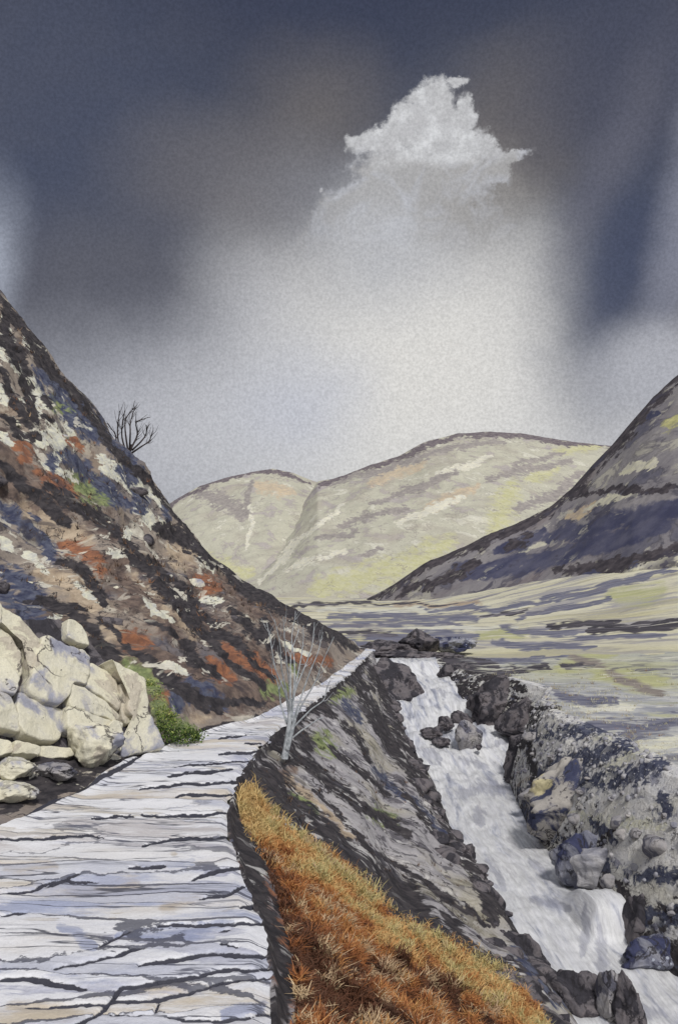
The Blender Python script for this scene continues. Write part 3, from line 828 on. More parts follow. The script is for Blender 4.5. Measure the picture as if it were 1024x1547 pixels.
FAR_R = {'dark': [([(480, 730), (520, 720), (560, 704), (600, 692), (642, 670), (692, 657), (742, 654), (792, 657), (832, 664), (872, 670), (920, 674)], 4.5)],
         'navy': [([(500, 732), (580, 710), (650, 684), (720, 668), (760, 668)], 5), ([(730, 722), (800, 707), (860, 697)], 5), ([(510, 795), (560, 780), (612, 768)], 6), ([(780, 700), (850, 682)], 4), ([(620, 745), (690, 715)], 4),
                  ([(480, 815), (540, 800)], 4), ([(560, 760), (640, 735)], 4), ([(780, 770), (840, 745), (880, 715)], 7), ([(540, 840), (580, 828)], 4)],
         'green': [([(775, 735), (760, 770), (748, 805)], 15), ([(800, 722), (840, 710)], 8), ([(840, 680), (900, 675)], 6), ([(480, 890), (600, 860), (680, 820)], 16)],
         'pale': [([(390, 880), (450, 820), (520, 765)], 4), ([(600, 790), (700, 750)], 5), ([(660, 720), (740, 690)], 4), ([(430, 860), (520, 830)], 4)],
         'tan': [([(560, 730), (640, 700)], 7), ([(640, 770), (720, 735)], 6)]}
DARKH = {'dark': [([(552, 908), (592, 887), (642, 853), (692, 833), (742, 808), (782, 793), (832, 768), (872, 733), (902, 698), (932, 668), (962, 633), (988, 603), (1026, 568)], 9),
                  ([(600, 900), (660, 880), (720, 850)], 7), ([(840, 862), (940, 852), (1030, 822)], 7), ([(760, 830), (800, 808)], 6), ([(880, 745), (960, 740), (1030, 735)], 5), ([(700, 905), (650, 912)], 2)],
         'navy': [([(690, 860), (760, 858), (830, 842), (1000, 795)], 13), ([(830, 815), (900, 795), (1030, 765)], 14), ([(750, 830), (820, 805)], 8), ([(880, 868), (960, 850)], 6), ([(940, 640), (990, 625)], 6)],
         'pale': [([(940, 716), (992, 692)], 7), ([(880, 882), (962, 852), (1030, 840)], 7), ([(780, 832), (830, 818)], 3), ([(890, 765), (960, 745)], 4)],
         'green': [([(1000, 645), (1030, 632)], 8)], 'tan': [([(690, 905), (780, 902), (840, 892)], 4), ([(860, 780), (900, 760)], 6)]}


def channels(G, table, chans=CH, wamp=1.0):
    px, py = proj(G)
    q = 0.020
    wx = wamp * (7 * fbm(px * q, py * q, 4, 0.6) + 2.5 * fbm(px * 0.11, py * 0.11, 3, 0.6))
    wy = wamp * (7 * fbm(px * q + 50, py * q, 4, 0.6) + 2.5 * fbm(px * 0.11 + 50, py * 0.11, 3, 0.6))
    return {c: seg_field(px, py, table.get(c, []), (wx, wy)) for c in chans}


def rows(y0, y1, ratio, extra=()):
    n = int(math.log(y1 / y0) / math.log(ratio)) + 2
    return np.unique(np.concatenate([np.geomspace(y0, y1, n), np.array(extra, float)]))


# --- left hillside
Yh = np.concatenate([np.linspace(-6, 4.9, 12), rows(5, 44, 1.0045), np.linspace(45, 95, 26)])
ch = np.concatenate([np.linspace(0, 1.2, 20)[:-1], np.linspace(1.2, 18.2, 340)[:-1], np.linspace(18.2, 42, 40)])
YY, CC = np.meshgrid(Yh, ch, indexing='ij')
fx, fz = PATH_L(YY)
ledge = 1.9 * np.clip((YY - 7) / 3, 0, 1) * np.clip((17 - YY) / 2.5, 0, 1)
dz = np.interp(np.maximum(CC - ledge, 0), PROF[:, 0], PROF[:, 1]) + 0.16 * np.clip(CC / 1.5, 0, 1) * np.clip(ledge, 0, 1)
k = np.clip(CC / 1.2, 0, 1)
rock = 1.25 * fbm(CC * 0.55, YY * 0.42, 6, 0.55, True) + 0.5 * fbm(CC * 0.9 + 30, YY * 0.35, 4)
near_ridge = np.clip(1 - np.abs(YY - 38) / 3, 0, 1)
amp = 0.42 * k * (1 - 0.6 * near_ridge)
hx = fx - CC + amp * rock * 0.7
hz = fz + dz + amp * rock * 0.7
big = 0.8 * fbm(CC * 0.13 + 5, YY * 0.13, 3) * np.clip(CC / 5, 0, 1) * (1 - near_ridge)
Gh = np.stack([hx + big * 0.7, YY, hz + big * 0.7 - 0.55 * np.clip(YY - 37.6, 0, 12) * np.clip(CC / 2.5, 0, 1) - 0.10 * near_ridge * np.clip(CC / 3, 0, 1)], -1)
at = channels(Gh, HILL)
at['flow'] = np.stack([CC * 1.4, YY, 0 * YY], -1)
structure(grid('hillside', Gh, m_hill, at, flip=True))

# --- the path
Yp = np.concatenate([np.linspace(-6, 3.9, 20), rows(4, 47, 1.0038), np.linspace(47.5, 95, 20)])
cp = np.linspace(0, 1, 170)
YY, TT = np.meshgrid(Yp, cp, indexing='ij')
lx, lz = PATH_L(YY)
rx, rz = PATH_R(YY)
PATHK = {
    'dark': [([(352, 1163), (300, 1166), (255, 1172)], 2.34), ([(360, 1180), (290, 1184), (212, 1191)], 2.34), ([(350, 1201), (310, 1199), (266, 1203)], 2.34), ([(345, 1228), (300, 1231), (240, 1233), (215, 1232)], 2.34),
             ([(205, 1234), (140, 1234)], 1.80), ([(345, 1264), (300, 1268), (262, 1265), (215, 1276)], 2.16), ([(362, 1310), (330, 1316), (290, 1328)], 2.70), ([(372, 1340), (345, 1350), (300, 1358)], 2.34),
             ([(250, 1308), (215, 1312), (195, 1312)], 3.10), ([(388, 1372), (362, 1368)], 2.71), ([(400, 1396), (360, 1394), (300, 1397), (240, 1398)], 2.70), ([(350, 1403), (330, 1408)], 1.80),
             ([(415, 1446), (370, 1442), (310, 1440), (250, 1452), (210, 1458)], 3.10), ([(418, 1462), (350, 1463), (280, 1478), (185, 1492), (150, 1530), (90, 1560)], 3.10), ([(412, 1475), (370, 1477), (330, 1488), (240, 1508), (120, 1518), (40, 1524)], 2.70),
             ([(215, 1434), (160, 1446), (80, 1462)], 2.70), ([(0, 1480), (50, 1477), (100, 1488), (130, 1493)], 3.88), ([(240, 1512), (232, 1530), (160, 1534)], 1.80), ([(418, 1530), (330, 1542), (250, 1535)], 2.70),
             ([(150, 1330), (80, 1332), (50, 1345), (0, 1350)], 2.16), ([(120, 1320), (70, 1342)], 1.80), ([(0, 1265), (60, 1268), (110, 1262), (155, 1265)], 2.34), ([(410, 1131), (380, 1134), (330, 1138)], 1.80), ([(372, 1110), (330, 1116)], 1.44),
             ([(395, 1122), (370, 1122)], 1.35), ([(385, 1148), (330, 1152), (260, 1158)], 1.62), ([(360, 1430), (330, 1425)], 1.80), ([(200, 1405), (150, 1428)], 1.80), ([(0, 1382), (40, 1378)], 1.80), ([(5, 1240), (60, 1218), (140, 1180), (215, 1142)], 3.10)],
    'tan': [([(200, 1340), (150, 1346), (110, 1352)], 16), ([(100, 1345), (122, 1344)], 7), ([(250, 1370), (300, 1350)], 12), ([(262, 1285), (262, 1292)], 4), ([(80, 1310), (10, 1312)], 10), ([(20, 1520), (120, 1540)], 14)],
    'navy': [([(350, 1395), (300, 1402), (240, 1410), (180, 1412)], 8), ([(0, 1372), (50, 1368), (100, 1362)], 8), ([(290, 1300), (250, 1302), (215, 1306)], 8), ([(90, 1398), (110, 1406), (140, 1428)], 8), ([(270, 1418), (320, 1416)], 6),
             ([(0, 1465), (60, 1458), (120, 1478)], 9), ([(260, 1462), (180, 1470), (120, 1480)], 8), ([(400, 1520), (340, 1530)], 9)],
}
hp = 0.035 * fbm(TT * 2.2, YY * 1.1, 4) + 0.05 * fbm(TT * 0.8 + 9, YY * 0.5, 2)
edge = np.clip((1 - TT) / 0.04, 0, 1)
fl = np.stack([lx + TT * (rx - lx), YY, 0 * YY], -1)
Gp = np.stack([lx + TT * (rx - lx) + np.clip((TT - 0.9) / 0.1, 0, 1) * np.clip(YY / 14, 0.3, 1) * 0.16 * fbm(YY * 1.7, YY * 0, 3), YY, lz + hp + 0.012 - 0.06 * (1 - edge) + 0.05 * np.clip(1 - TT / 0.1, 0, 1)], -1)
at = channels(Gp, PATHK, ('dark', 'tan', 'navy'), 0.55)
Gp[..., 2] -= 0.035 * np.clip(at['dark'] * 2 - 0.6, 0, 1)
at['near'] = np.clip((15 - YY) / 6.0, 0.35, 1)
at['flow'] = fl
structure(grid('path', Gp, m_path, at))

# --- the bank between path and stream
Yb = np.concatenate([np.linspace(-6, 3.9, 20), rows(4, 44, 1.0042)])
cb = np.concatenate([np.linspace(0, 0.08, 24)[:-1], np.linspace(0.08, 1, 220)])
YY, TT = np.meshgrid(Yb, cb, indexing='ij')
lx, lz = PATH_R(YY)
rx, rz = RIV_L(YY)
wid = rx - lx
drop = np.interp(TT, [0, 0.02, 0.06, 0.4, 0.55, 0.88, 0.93, 1.0, 1.0001], [0.0, 0.05, 0.075, 0.385, 0.56, 0.83, 0.90, 1.0, 1.0])
k = np.clip(TT / 0.08, 0, 1) * np.clip((1.02 - TT) / 0.08, 0.25, 1)
rel = fbm(TT * wid * 0.9 + YY * 0.25, YY * 0.5, 5, 0.55) * 0.16 + fbm(TT * wid * 0.5, YY * 0.5 + 4, 4, 0.5, True) * 0.22 * np.clip((TT - 0.45) / 0.2, 0, 1)
gul = -0.16 * np.exp(-((TT - 0.50) / 0.06) ** 2)
szk = np.clip(wid / 4, 0.3, 1)
Gb = np.stack([lx + TT * wid + 0.10 * k * fbm(YY * 0.9, TT * 5, 3), YY, lz + drop * (rz - 0.12 - lz) + (rel + gul) * k * szk + 0.0], -1)
Gb[:, 0, :] = np.stack([lx[:, 0] - 0.02, Yb, lz[:, 0] - 0.05], -1)
at = channels(Gb, BANK)
at['flow'] = np.stack([TT * wid * 0.55 + YY * 0.3, YY, Gb[..., 2]], -1)
structure(grid('riverbank', Gb, m_bank, at))
BANK_G, BANK_Y, BANK_T = Gb, Yb, cb


def bank_pt(Y, t):
    i = np.clip(np.searchsorted(BANK_Y, Y), 1, len(BANK_Y) - 1)
    j = np.clip(np.searchsorted(BANK_T, t), 1, len(BANK_T) - 1)
    a = ((Y - BANK_Y[i - 1]) / (BANK_Y[i] - BANK_Y[i - 1]))[:, None]
    b = ((t - BANK_T[j - 1]) / (BANK_T[j] - BANK_T[j - 1]))[:, None]
    G = BANK_G
    return (G[i - 1, j - 1] * (1 - a) + G[i, j - 1] * a) * (1 - b) + (G[i - 1, j] * (1 - a) + G[i, j] * a) * b


# --- the stream
Yr = np.concatenate([np.linspace(-6, 6.9, 20), rows(7, 42, 1.0032)])
cr = np.linspace(-0.12, 1.12, 150)
YY, TT = np.meshgrid(Yr, cr, indexing='ij')
lx, lz = RIV_L(YY)
rx, rz = RIV_R(YY)
wid = rx - lx
RIVK = {'navy': [([(700, 1150), (735, 1160)], 7), ([(640, 1135), (665, 1150)], 7), ([(690, 1200), (740, 1190), (790, 1190)], 9), ([(720, 1225), (725, 1240)], 9), ([(660, 1040), (670, 1050)], 5), ([(650, 1060), (665, 1070)], 4),
                 ([(600, 1000), (612, 1012)], 3), ([(638, 998), (642, 1018)], 3), ([(800, 1300), (830, 1320)], 7), ([(735, 1300), (760, 1340)], 7), ([(885, 1365), (880, 1440)], 7), ([(905, 1400), (908, 1470)], 8), ([(960, 1520), (1000, 1530)], 10), ([(860, 1370), (800, 1360)], 5), ([(780, 1110), (750, 1125)], 4)]}
zz = lz + TT * (rz - lz)
turb = np.clip((YY - 26) / 4, 0.25, 1) * np.clip((40.5 - YY) / 1.5, 0.2, 1)
zz = zz + turb * (0.16 * fbm(TT * wid * 1.2, YY * 0.9, 5, 0.6) + 0.10 * fbm(TT * wid * 0.6, YY * 1.2, 3)) + 0.05 * fbm(TT * wid * 3, YY * 0.8, 4)
shelf = np.exp(-(((YY - 17.0) / 1.1) ** 2)) * np.clip((TT - 0.62) / 0.15, 0, 1)
zz = zz + 0.55 * shelf * np.clip((YY - 16.4) / 0.25, 0, 1)
Gr = np.stack([lx + TT * wid, YY, zz], -1)
at = channels(Gr, RIVK, ('navy',))
at['flow'] = np.stack([TT * wid, YY + zz * 1.0, zz], -1)
structure(grid('river', Gr, m_water, at))

# --- the right bank (scree) and the moor beyond it
Ys = np.concatenate([np.linspace(-6, 6.9, 20), rows(7, 44, 1.0042)])
cs = np.linspace(0, 1, 170)
YY, TT = np.meshgrid(Ys, cs, indexing='ij')
lx, lz = RIV_R(YY)
rx, _ = BANK_R(YY)
rz = field_z(rx, YY)
wid = rx - lx
dr = np.interp(TT, [0, 0.1, 0.3, 0.6, 0.8, 1.0], [0, 0.22, 0.52, 0.83, 0.96, 1.0])
k = np.clip(TT / 0.15, 0.2, 1) * np.clip((1 - TT) / 0.2, 0, 1)
rel = fbm(TT * wid * 0.45, YY * 0.5, 5, 0.5, True) * 0.24 + fbm(TT * wid * 1.6, YY * 1.3 + 8, 4) * 0.08
Gs = np.stack([lx + TT * wid, YY, lz - 0.15 + dr * (rz - lz + 0.15) + rel * k * np.clip(wid / 3, 0.3, 1)], -1)
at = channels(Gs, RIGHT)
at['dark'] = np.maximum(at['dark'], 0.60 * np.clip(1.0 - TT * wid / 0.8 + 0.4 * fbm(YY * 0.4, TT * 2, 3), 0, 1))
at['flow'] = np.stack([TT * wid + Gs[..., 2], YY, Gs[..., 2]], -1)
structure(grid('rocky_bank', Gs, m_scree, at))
SCREE_G, SCREE_Y, SCREE_T = Gs, Ys, cs

cm = np.concatenate([np.linspace(0, 1, 180) ** 1.5])
YY, TT = np.meshgrid(Ys, cm, indexing='ij')
lx, _ = BANK_R(YY)
XXm = lx + TT * (24 + 0.6 * np.maximum(YY, 0))
zm = field_z(XXm, YY) + 0.07 * fbm(XXm * 0.7, YY * 0.7, 4) * np.clip(TT / 0.03, 0, 1)
Gm = np.stack([XXm, YY, zm], -1)
at = channels(Gm, RIGHT)
at['grey'] = np.clip(1.0 - (XXm - lx) / (2.2 + 0.34 * np.clip(36 - YY, 0, 30)) + 0.25, 0, 1) * np.clip((34 - YY) / 4, 0.0, 1)
at['flow'] = np.stack([XXm, YY * 1.0, 0 * YY], -1)
structure(grid('moor', Gm, m_field, at))

# --- valley floor out to the hills, and the wide land under everything
Yv = rows(43.4, 420, 1.006)
a_ = np.linspace(-0.75, 0.95, 300)
YY, AA = np.meshgrid(Yv, a_, indexing='ij')
XX = AA * YY
zv = field_z(XX, YY) - 0.05 * np.clip((44 - YY), 0, 1)
Gv = np.stack([XX, YY, zv], -1)
at = channels(Gv, FLOOR)
at['flow'] = np.stack([XX, YY, 0 * YY], -1)
structure(grid('valley_floor', Gv, m_floor, at))
r_ = np.array([0, 30, 90, 200, 450, 900, 1800, 4000.0])
th = np.linspace(0, 2 * math.pi, 73)
RR, HH = np.meshgrid(r_, th, indexing='ij')
Gg = np.stack([RR * np.cos(HH), RR * np.sin(HH) + 40, -7 - RR * 0.002], -1)
structure(grid('ground', Gg, m_floor, {'flow': Gg}, flip=True))


# --- hills
def hill(name, ridge, foot, back, mat, table, n_row=170, n_col=420, gully=1.0, gdir=0.35, prof=1.0):
    ridge, foot = np.array(ridge, float), np.array(foot, float)
    pxs = np.linspace(ridge[0, 0], ridge[-1, 0], n_col)
    R = np.array([P(x, np.interp(x, ridge[:, 0], ridge[:, 1]), np.interp(x, ridge[:, 0], ridge[:, 2])) for x in pxs])
    f = np.linspace(foot[0, 0], foot[-1, 0], n_col)
    Ft = np.array([P(x, np.interp(x, foot[:, 0], foot[:, 1]), np.interp(x, foot[:, 0], foot[:, 2])) for x in f])
    s = np.linspace(0, 1, n_row)
    SS, JJ = np.meshgrid(s, np.arange(n_col), indexing='ij')
    G = Ft[None] * (1 - SS[..., None]) + R[None] * SS[..., None]
    hgt = (R[:, 2] - Ft[:, 2])[None]
    G[..., 2] = Ft[None, :, 2] + hgt * (SS ** prof)
    wob = fbm(G[..., 0] * 0.03 + SS * 2 * gdir, G[..., 1] * 0.03 + SS * gdir, 5, 0.55, True)
    env = np.sin(np.pi * np.clip(SS, 0, 1)) ** 0.7
    G[..., 2] += gully * 3.0 * (wob - 0.25) * env * np.clip(hgt / 25, 0.05, 1.2)
    G[..., 1] += gully * 4.0 * fbm(G[..., 0] * 0.05, G[..., 2] * 0.05, 4) * env
    G[-1, :, 2] += 0.25 * fbm(pxs * 0.05, pxs * 0, 4) * gully
    sb = np.linspace(0, 1, 30)[1:]
    Bk = np.stack([np.stack([R[:, 0] * (1 + 0.2 * q), R[:, 1] + back * q, R[:, 2] - (R[:, 2] + 6) * q ** 1.4], -1) for q in sb])
    G = np.concatenate([G[:1] + np.array((0, 0, -9.0)), G, Bk])
    at = channels(G, table, ('tan', 'green', 'pale', 'navy', 'dark'))
        # wash runs down and to the left along the fall of the hill
    at['flow'] = np.stack([G[..., 0] + gdir * 2.0 * (G[..., 2]), G[..., 2] * 5 - G[..., 0] * gdir * 1.6, G[..., 1] * 0.4], -1)
    return structure(grid(name, G, mat, at))


hill('far_hill', [(-150, 860, 420), (60, 830, 420), (215, 790, 420), (262, 757, 420), (300, 735, 420), (340, 722, 420), (380, 713, 420), (412, 708, 420), (442, 714, 420), (466, 724, 425), (500, 735, 430), (560, 760, 440), (640, 800, 450), (760, 860, 460)],
     [(-200, 905, 290), (200, 903, 280), (400, 902, 270), (560, 900, 270), (800, 900, 280)], 250, m_far, FAR_L, gdir=0.1)
hill('far_hill', [(330, 885, 330), (395, 850, 350), (440, 790, 370), (480, 727, 380), (500, 724, 380), (520, 718, 380), (560, 702, 380), (600, 690, 380), (640, 668, 380), (690, 655, 380), (740, 652, 380), (790, 655, 380), (830, 662, 380), (870, 668, 380),
                  (905, 672, 380), (940, 675, 380), (1000, 688, 380), (1100, 715, 380), (1300, 790, 380)],
     [(330, 904, 225), (450, 905, 215), (560, 905, 208), (700, 900, 210), (1000, 890, 220), (1300, 880, 230)], 220, m_far, FAR_R, gdir=0.5, prof=0.95)
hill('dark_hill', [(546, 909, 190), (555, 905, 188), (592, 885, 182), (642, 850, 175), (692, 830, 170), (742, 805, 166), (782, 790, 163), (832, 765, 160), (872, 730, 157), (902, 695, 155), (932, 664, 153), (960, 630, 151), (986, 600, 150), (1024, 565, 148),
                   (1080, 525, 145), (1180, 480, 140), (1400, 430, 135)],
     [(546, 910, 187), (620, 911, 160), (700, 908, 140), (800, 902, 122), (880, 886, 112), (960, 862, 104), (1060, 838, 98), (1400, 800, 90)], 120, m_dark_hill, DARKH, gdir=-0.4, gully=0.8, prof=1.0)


# ------------------------------------------------------------------ rocks
def ico(sub):
    bm = bmesh.new()
    bmesh.ops.create_icosphere(bm, subdivisions=sub, radius=1)
    V = np.array([v.co[:] for v in bm.verts])
    Fq = np.array([[v.index for v in f.verts] for f in bm.faces])
    bm.free()
    return V, Fq


_ICO = {k: ico(k) for k in (2, 3, 5)}


def rock_mesh(name, size, mat, seed, cuts=14, rough=0.10, sub=5, lean=0.0):
    r = np.random.default_rng(seed)
    V, Fq = _ICO[sub]
    V = V.copy()
    n = r.normal(size=(cuts, 3))
    n /= np.linalg.norm(n, axis=1)[:, None]
    d = r.uniform(0.62, 0.9, cuts)
    for a, b in zip(n, d):
        h = V @ a
        V -= np.where(h > b, (h - b) * 0.93, 0)[:, None] * a
    o = r.uniform(0, 50)
    nz = fbm(V[:, 0] * 1.4 + o, V[:, 1] * 1.4 + V[:, 2] * 1.1 + o, 5, 0.55) + 0.6 * fbm(V[:, 2] * 2.1 + o, V[:, 0] * 1.3 - o, 4, 0.5, True)
    V *= (1 + rough * nz * 2)[:, None]
    V *= np.array(size) / 2
    V[:, 0] += lean * V[:, 2]
    return V, Fq


def rock_at(name, px, py, Y, w, h, dpt, mat, seed, label, cat='rock', group=None, rz=0.0, lean=0.0, cuts=14, rough=0.10, tilt=0.0):
    """w,h in photo pixels at distance Y"""
    k = Y / F
    V, Fq = rock_mesh(name, (w * k * 1.08, dpt, h * k * 1.08), mat, seed, cuts, rough, lean=lean)
    c, s = math.cos(rz), math.sin(rz)
    V = np.stack([V[:, 0] * c - V[:, 1] * s, V[:, 0] * s + V[:, 1] * c, V[:, 2]], -1)
    if tilt:
        c, s = math.cos(tilt), math.sin(tilt)
        V = np.stack([V[:, 0] * c + V[:, 2] * s, V[:, 1], -V[:, 0] * s + V[:, 2] * c], -1)
    o = mesh_np(name, V, Fq, mat)
    o.location = P(px, py, Y)
    return tag(o, label, cat, group)


# --- the pale outcrop at the left of the path: cracked blocks on one dark core
A0, B0 = P(0, 1150, 13.4), P(242, 1128, 16.0)
dirv = (B0 - A0)
dirv[2] = 0
dirv /= np.linalg.norm(dirv)
nh = np.array((dirv[1], -dirv[0], 0))
nrm = nh * math.cos(math.radians(26)) + np.array((0, 0, 1)) * math.sin(math.radians(26))
CAM = np.array((0, 0, CAMZ))


def on_face(px, py, off=0.0):
    d = P(px, py, 10.0) - CAM
    t = ((A0 + nrm * off - CAM) @ nrm) / (d @ nrm)
    return CAM + d * t


outcrop = thing('rock_outcrop', 'large pale cream cracked rock outcrop standing at the left edge of the path', 'rock outcrop', tuple(on_face(120, 1130)))
oc_loc = np.array(outcrop.location)


def block(poly, thick=0.55, off=0.0, name='rock_block', parent=outcrop, mat=m_cream, seed=0, sub=None, dome=0.0):
    r = np.random.default_rng(seed)
    poly = np.array(poly, float)
    c = poly.mean(0)
    # resample the outline
    pts, n = [], len(poly)
    for i in range(n):
        a, b = poly[i], poly[(i + 1) % n]
        m = max(2, int(np.hypot(*(b - a)) / 3.0))
        for q in range(m):
            pts.append(a + (b - a) * q / m)
    pts = np.array(pts)
    # round the corners a little, roughen the line
    for _ in range(1):
        pts = 0.5 * pts + 0.25 * (np.roll(pts, 1, 0) + np.roll(pts, -1, 0))
    ph = np.arange(len(pts))
    if sub is None:
        pts = c + (pts - c) * 1.12
    pts = pts + np.stack([fbm(ph * 0.21 + seed * 7, ph * 0, 3), fbm(ph * 0.21 + 40 + seed * 7, ph * 0, 3)], -1) * 3.0
    rings = [(1.04, -thick), (1.03, -thick * 0.5), (1.01, -0.09), (0.995, -0.03), (0.975, -0.006), (0.9, 0.0), (0.75, 0.0), (0.58, 0.0), (0.4, 0.0), (0.2, 0.0), (0.02, 0.0)]
    out = []
    tl = r.normal(size=2) * (0.10 if sub is None else 0.0)
    c3 = np.array(on_face(*c))
    for sc, dep in rings:
        q = c + (pts - c) * sc
        base = np.array([on_face(x, y) for x, y in q])
        b_ = dome * (1 - sc ** 2) if dep >= -0.06 else 0
        nz = 0.07 * fbm(base[:, 0] * 0.8 + base[:, 1] * 0.6 + seed, base[:, 2] * 1.0, 5, 0.5, True) + (base - c3) @ (tl[0] * dirv) + tl[1] * (base[:, 2] - c3[2]) + 0.02 * fbm(base[:, 1] * 5 + seed, base[:, 2] * 5, 3)
        out.append(base + nrm * (off + dep + b_ + nz * (1.0 if dep > -0.3 else 0.0))[:, None])
    G = np.array(out)
    R, C = G.shape[:2]
    i = np.arange(R * C).reshape(R, C)
    i2 = np.roll(i, -1, 1)
    Fq = np.stack([i[:-1], i2[:-1], i2[1:], i[1:]], -1).reshape(-1, 4)
    o = mesh_np(name, G.reshape(-1, 3) - oc_loc, Fq, mat, parent=parent)
    return o


block([(-190, 930), (-120, 905), (-60, 896), (0, 916), (40, 930), (100, 928), (140, 955), (170, 1000), (212, 1040), (222, 1080), (246, 1126), (180, 1142), (80, 1150), (-60, 1160), (-190, 1170)], 0.8, -0.15, 'rock_core', mat=m_darkrock, seed=50, sub=1)
BL = [
    [(0, 921), (28, 937), (57, 972), (51, 1000), (46, 1032), (38, 1003), (39, 978), (20, 955), (0, 943)],
    [(-30, 900), (-4, 918), (-4, 944), (-30, 950)],
    [(-4, 948), (18, 962), (30, 985), (32, 1010), (27, 1022), (12, 1000), (-4, 985)],
    [(-12, 990), (8, 997), (14, 1012), (21, 1030), (14, 1052), (-12, 1042)],
    [(62, 972), (74, 966), (98, 980), (120, 985), (132, 996), (127, 1034), (107, 1030), (101, 1050), (86, 1062), (62, 1058), (42, 1044), (52, 1005)],
    [(142, 1002), (160, 1012), (176, 1026), (181, 1058), (176, 1071), (152, 1052), (131, 1037), (136, 1012)],
    [(160, 1011), (206, 1036), (216, 1076), (243, 1124), (187, 1136), (184, 1112), (205, 1090), (188, 1078), (190, 1042)],
    [(106, 1036), (126, 1042), (158, 1063), (180, 1081), (172, 1088), (128, 1074), (107, 1068)],
    [(30, 1050), (60, 1063), (80, 1068), (101, 1073), (99, 1092), (86, 1116), (60, 1118), (32, 1110), (24, 1082)],
    [(-10, 1050), (10, 1056), (20, 1080), (24, 1106), (-10, 1100)],
    [(103, 938), (116, 937), (128, 951), (135, 973), (120, 972), (102, 962)],
    [(166, 1092), (180, 1096), (182, 1134), (174, 1120), (160, 1100)],
    [(104, 1086), (116, 1083), (123, 1092), (110, 1098)],
    [(-12, 1112), (14, 1120), (17, 1138), (-12, 1142)],
    [(-110, 905), (-34, 898), (-32, 948), (-60, 985), (-112, 975)],
    [(-34, 952), (-8, 952), (-8, 985), (-16, 1042), (-60, 1050), (-58, 990)],
    [(-180, 935), (-114, 908), (-116, 978), (-140, 1010), (-185, 1000)],
    [(-112, 980), (-62, 990), (-64, 1052), (-120, 1060), (-138, 1014)],
    [(-64, 1056), (-14, 1046), (-12, 1102), (-18, 1145), (-70, 1150)],
    [(-185, 1005), (-142, 1014), (-122, 1064), (-130, 1150), (-188, 1160)],
    [(-118, 1064), (-68, 1058), (-74, 1150), (-126, 1152)],
    [(181, 1036), (198, 1044), (207, 1084), (192, 1092), (183, 1074)],
    [(102, 1070), (128, 1078), (166, 1090), (164, 1112), (120, 1114), (98, 1102)],
    [(20, 1122), (52, 1130), (54, 1142), (18, 1140)],
    [(60, 1126), (104, 1130), (110, 1142), (70, 1146)],
]
for q, b in enumerate(BL):
    block(b, 0.5, 0.04 + 0.06 * math.sin(q * 2.3), seed=q)

rock_at('boulder', 141, 1126, 14.6, 84, 66, 0.8, m_cream, 11, 'round pale boulder lying at the foot of the cream outcrop beside the path', 'boulder', rough=0.13)
for q, (px, py, Y, w, h, lab) in enumerate((
        (22, 1160, 12.9, 62, 30, 'flat cream slab below the outcrop, the upper one of two at the photo\'s left edge'),
        (18, 1196, 12.0, 74, 26, 'flat cream slab at the left edge of the path, the lower one of two'),
        (86, 1165, 13.3, 60, 24, 'small grey slab sunk in the dark path edge below the round boulder'))):
    rock_at('stone_slab', px, py, Y, w, h, 0.6, (m_cream, m_cream, m_grey)[q], 60 + q, lab, 'slab', 'slabs along the left path edge', cuts=10)

# --- rocks in and beside the stream
G1 = 'rocks standing in the white water'
for q, (px, py, Y, w, h, d, mt, lab) in enumerate((
        (704, 1112, 31.0, 38, 42, 0.9, m_grey, 'round grey boulder in the middle of the rapids, the largest rock there'),
        (696, 1085, 33.2, 32, 22, 0.7, m_darkrock, 'dark rock in the rapids just above the round grey boulder'),
        (672, 1094, 32.4, 24, 20, 0.6, m_darkrock, 'small dark rock in the rapids next to the low wet slab'),
        (654, 1106, 31.8, 32, 18, 0.7, m_darkrock, 'low wet slab of dark rock in the rapids nearest the left bank'),
        (668, 1120, 31.2, 26, 12, 0.5, m_darkrock, 'thin dark rock just breaking the water below the low wet slab'),
        (723, 1129, 30.4, 8, 9, 0.25, m_darkrock, 'tiny dark stone in the foam to the right of the round grey boulder'))):
    rock_at('stream_rock', px, py, Y, w, h, d, mt, 100 + q, lab, 'rock', G1, rough=0.13)

rock_at('rock_ledge', 596, 1046, 36.2, 104, 74, 2.0, m_darkrock, 131, 'black layered rock ledge jutting into the stream beside the top waterfall', 'rock ledge', tilt=0.55, rough=0.16, cuts=20)
G2 = 'black rocks along the left water edge'
for q, (px, py, Y, w, h, d, lab) in enumerate((
        (622, 1150, 30.2, 36, 74, 1.2, 'narrow black rock at the left water edge opposite the round grey boulder'),
        (712, 1300, 20.6, 46, 40, 0.9, 'angular black rock with a pale face at the bend of the left water edge'),
        (752, 1370, 17.6, 56, 100, 1.0, 'long black rock sloping along the left water edge below the bend'),
        (806, 1450, 15.4, 60, 96, 0.9, 'dark blue black rock along the left water edge above the bottom boulders'))):
    rock_at('bank_rock', px - 16, py, Y, w, h, d, m_darkrock, 140 + q, lab, 'rock', G2, tilt=-0.5 if q else 0, rough=0.15, cuts=18)
G3 = 'dark boulders at the bottom of the stream bank'
for q, (px, py, Y, w, h, d, mt, lab) in enumerate((
        (868, 1512, 14.2, 96, 76, 0.9, m_darkrock, 'broad black boulder at the bottom of the photo against the grassy bank'),
        (922, 1512, 13.7, 36, 84, 0.6, m_grey, 'upright grey streaked stone between two dark boulders at the bottom of the stream'),
        (946, 1530, 13.4, 44, 90, 0.6, m_darkrock, 'tall dark boulder standing furthest into the water at the bottom of the photo'))):
    rock_at('bank_boulder', px, py, Y, w, h, d, mt, 160 + q, lab, 'boulder', G3, rough=0.14, cuts=16)

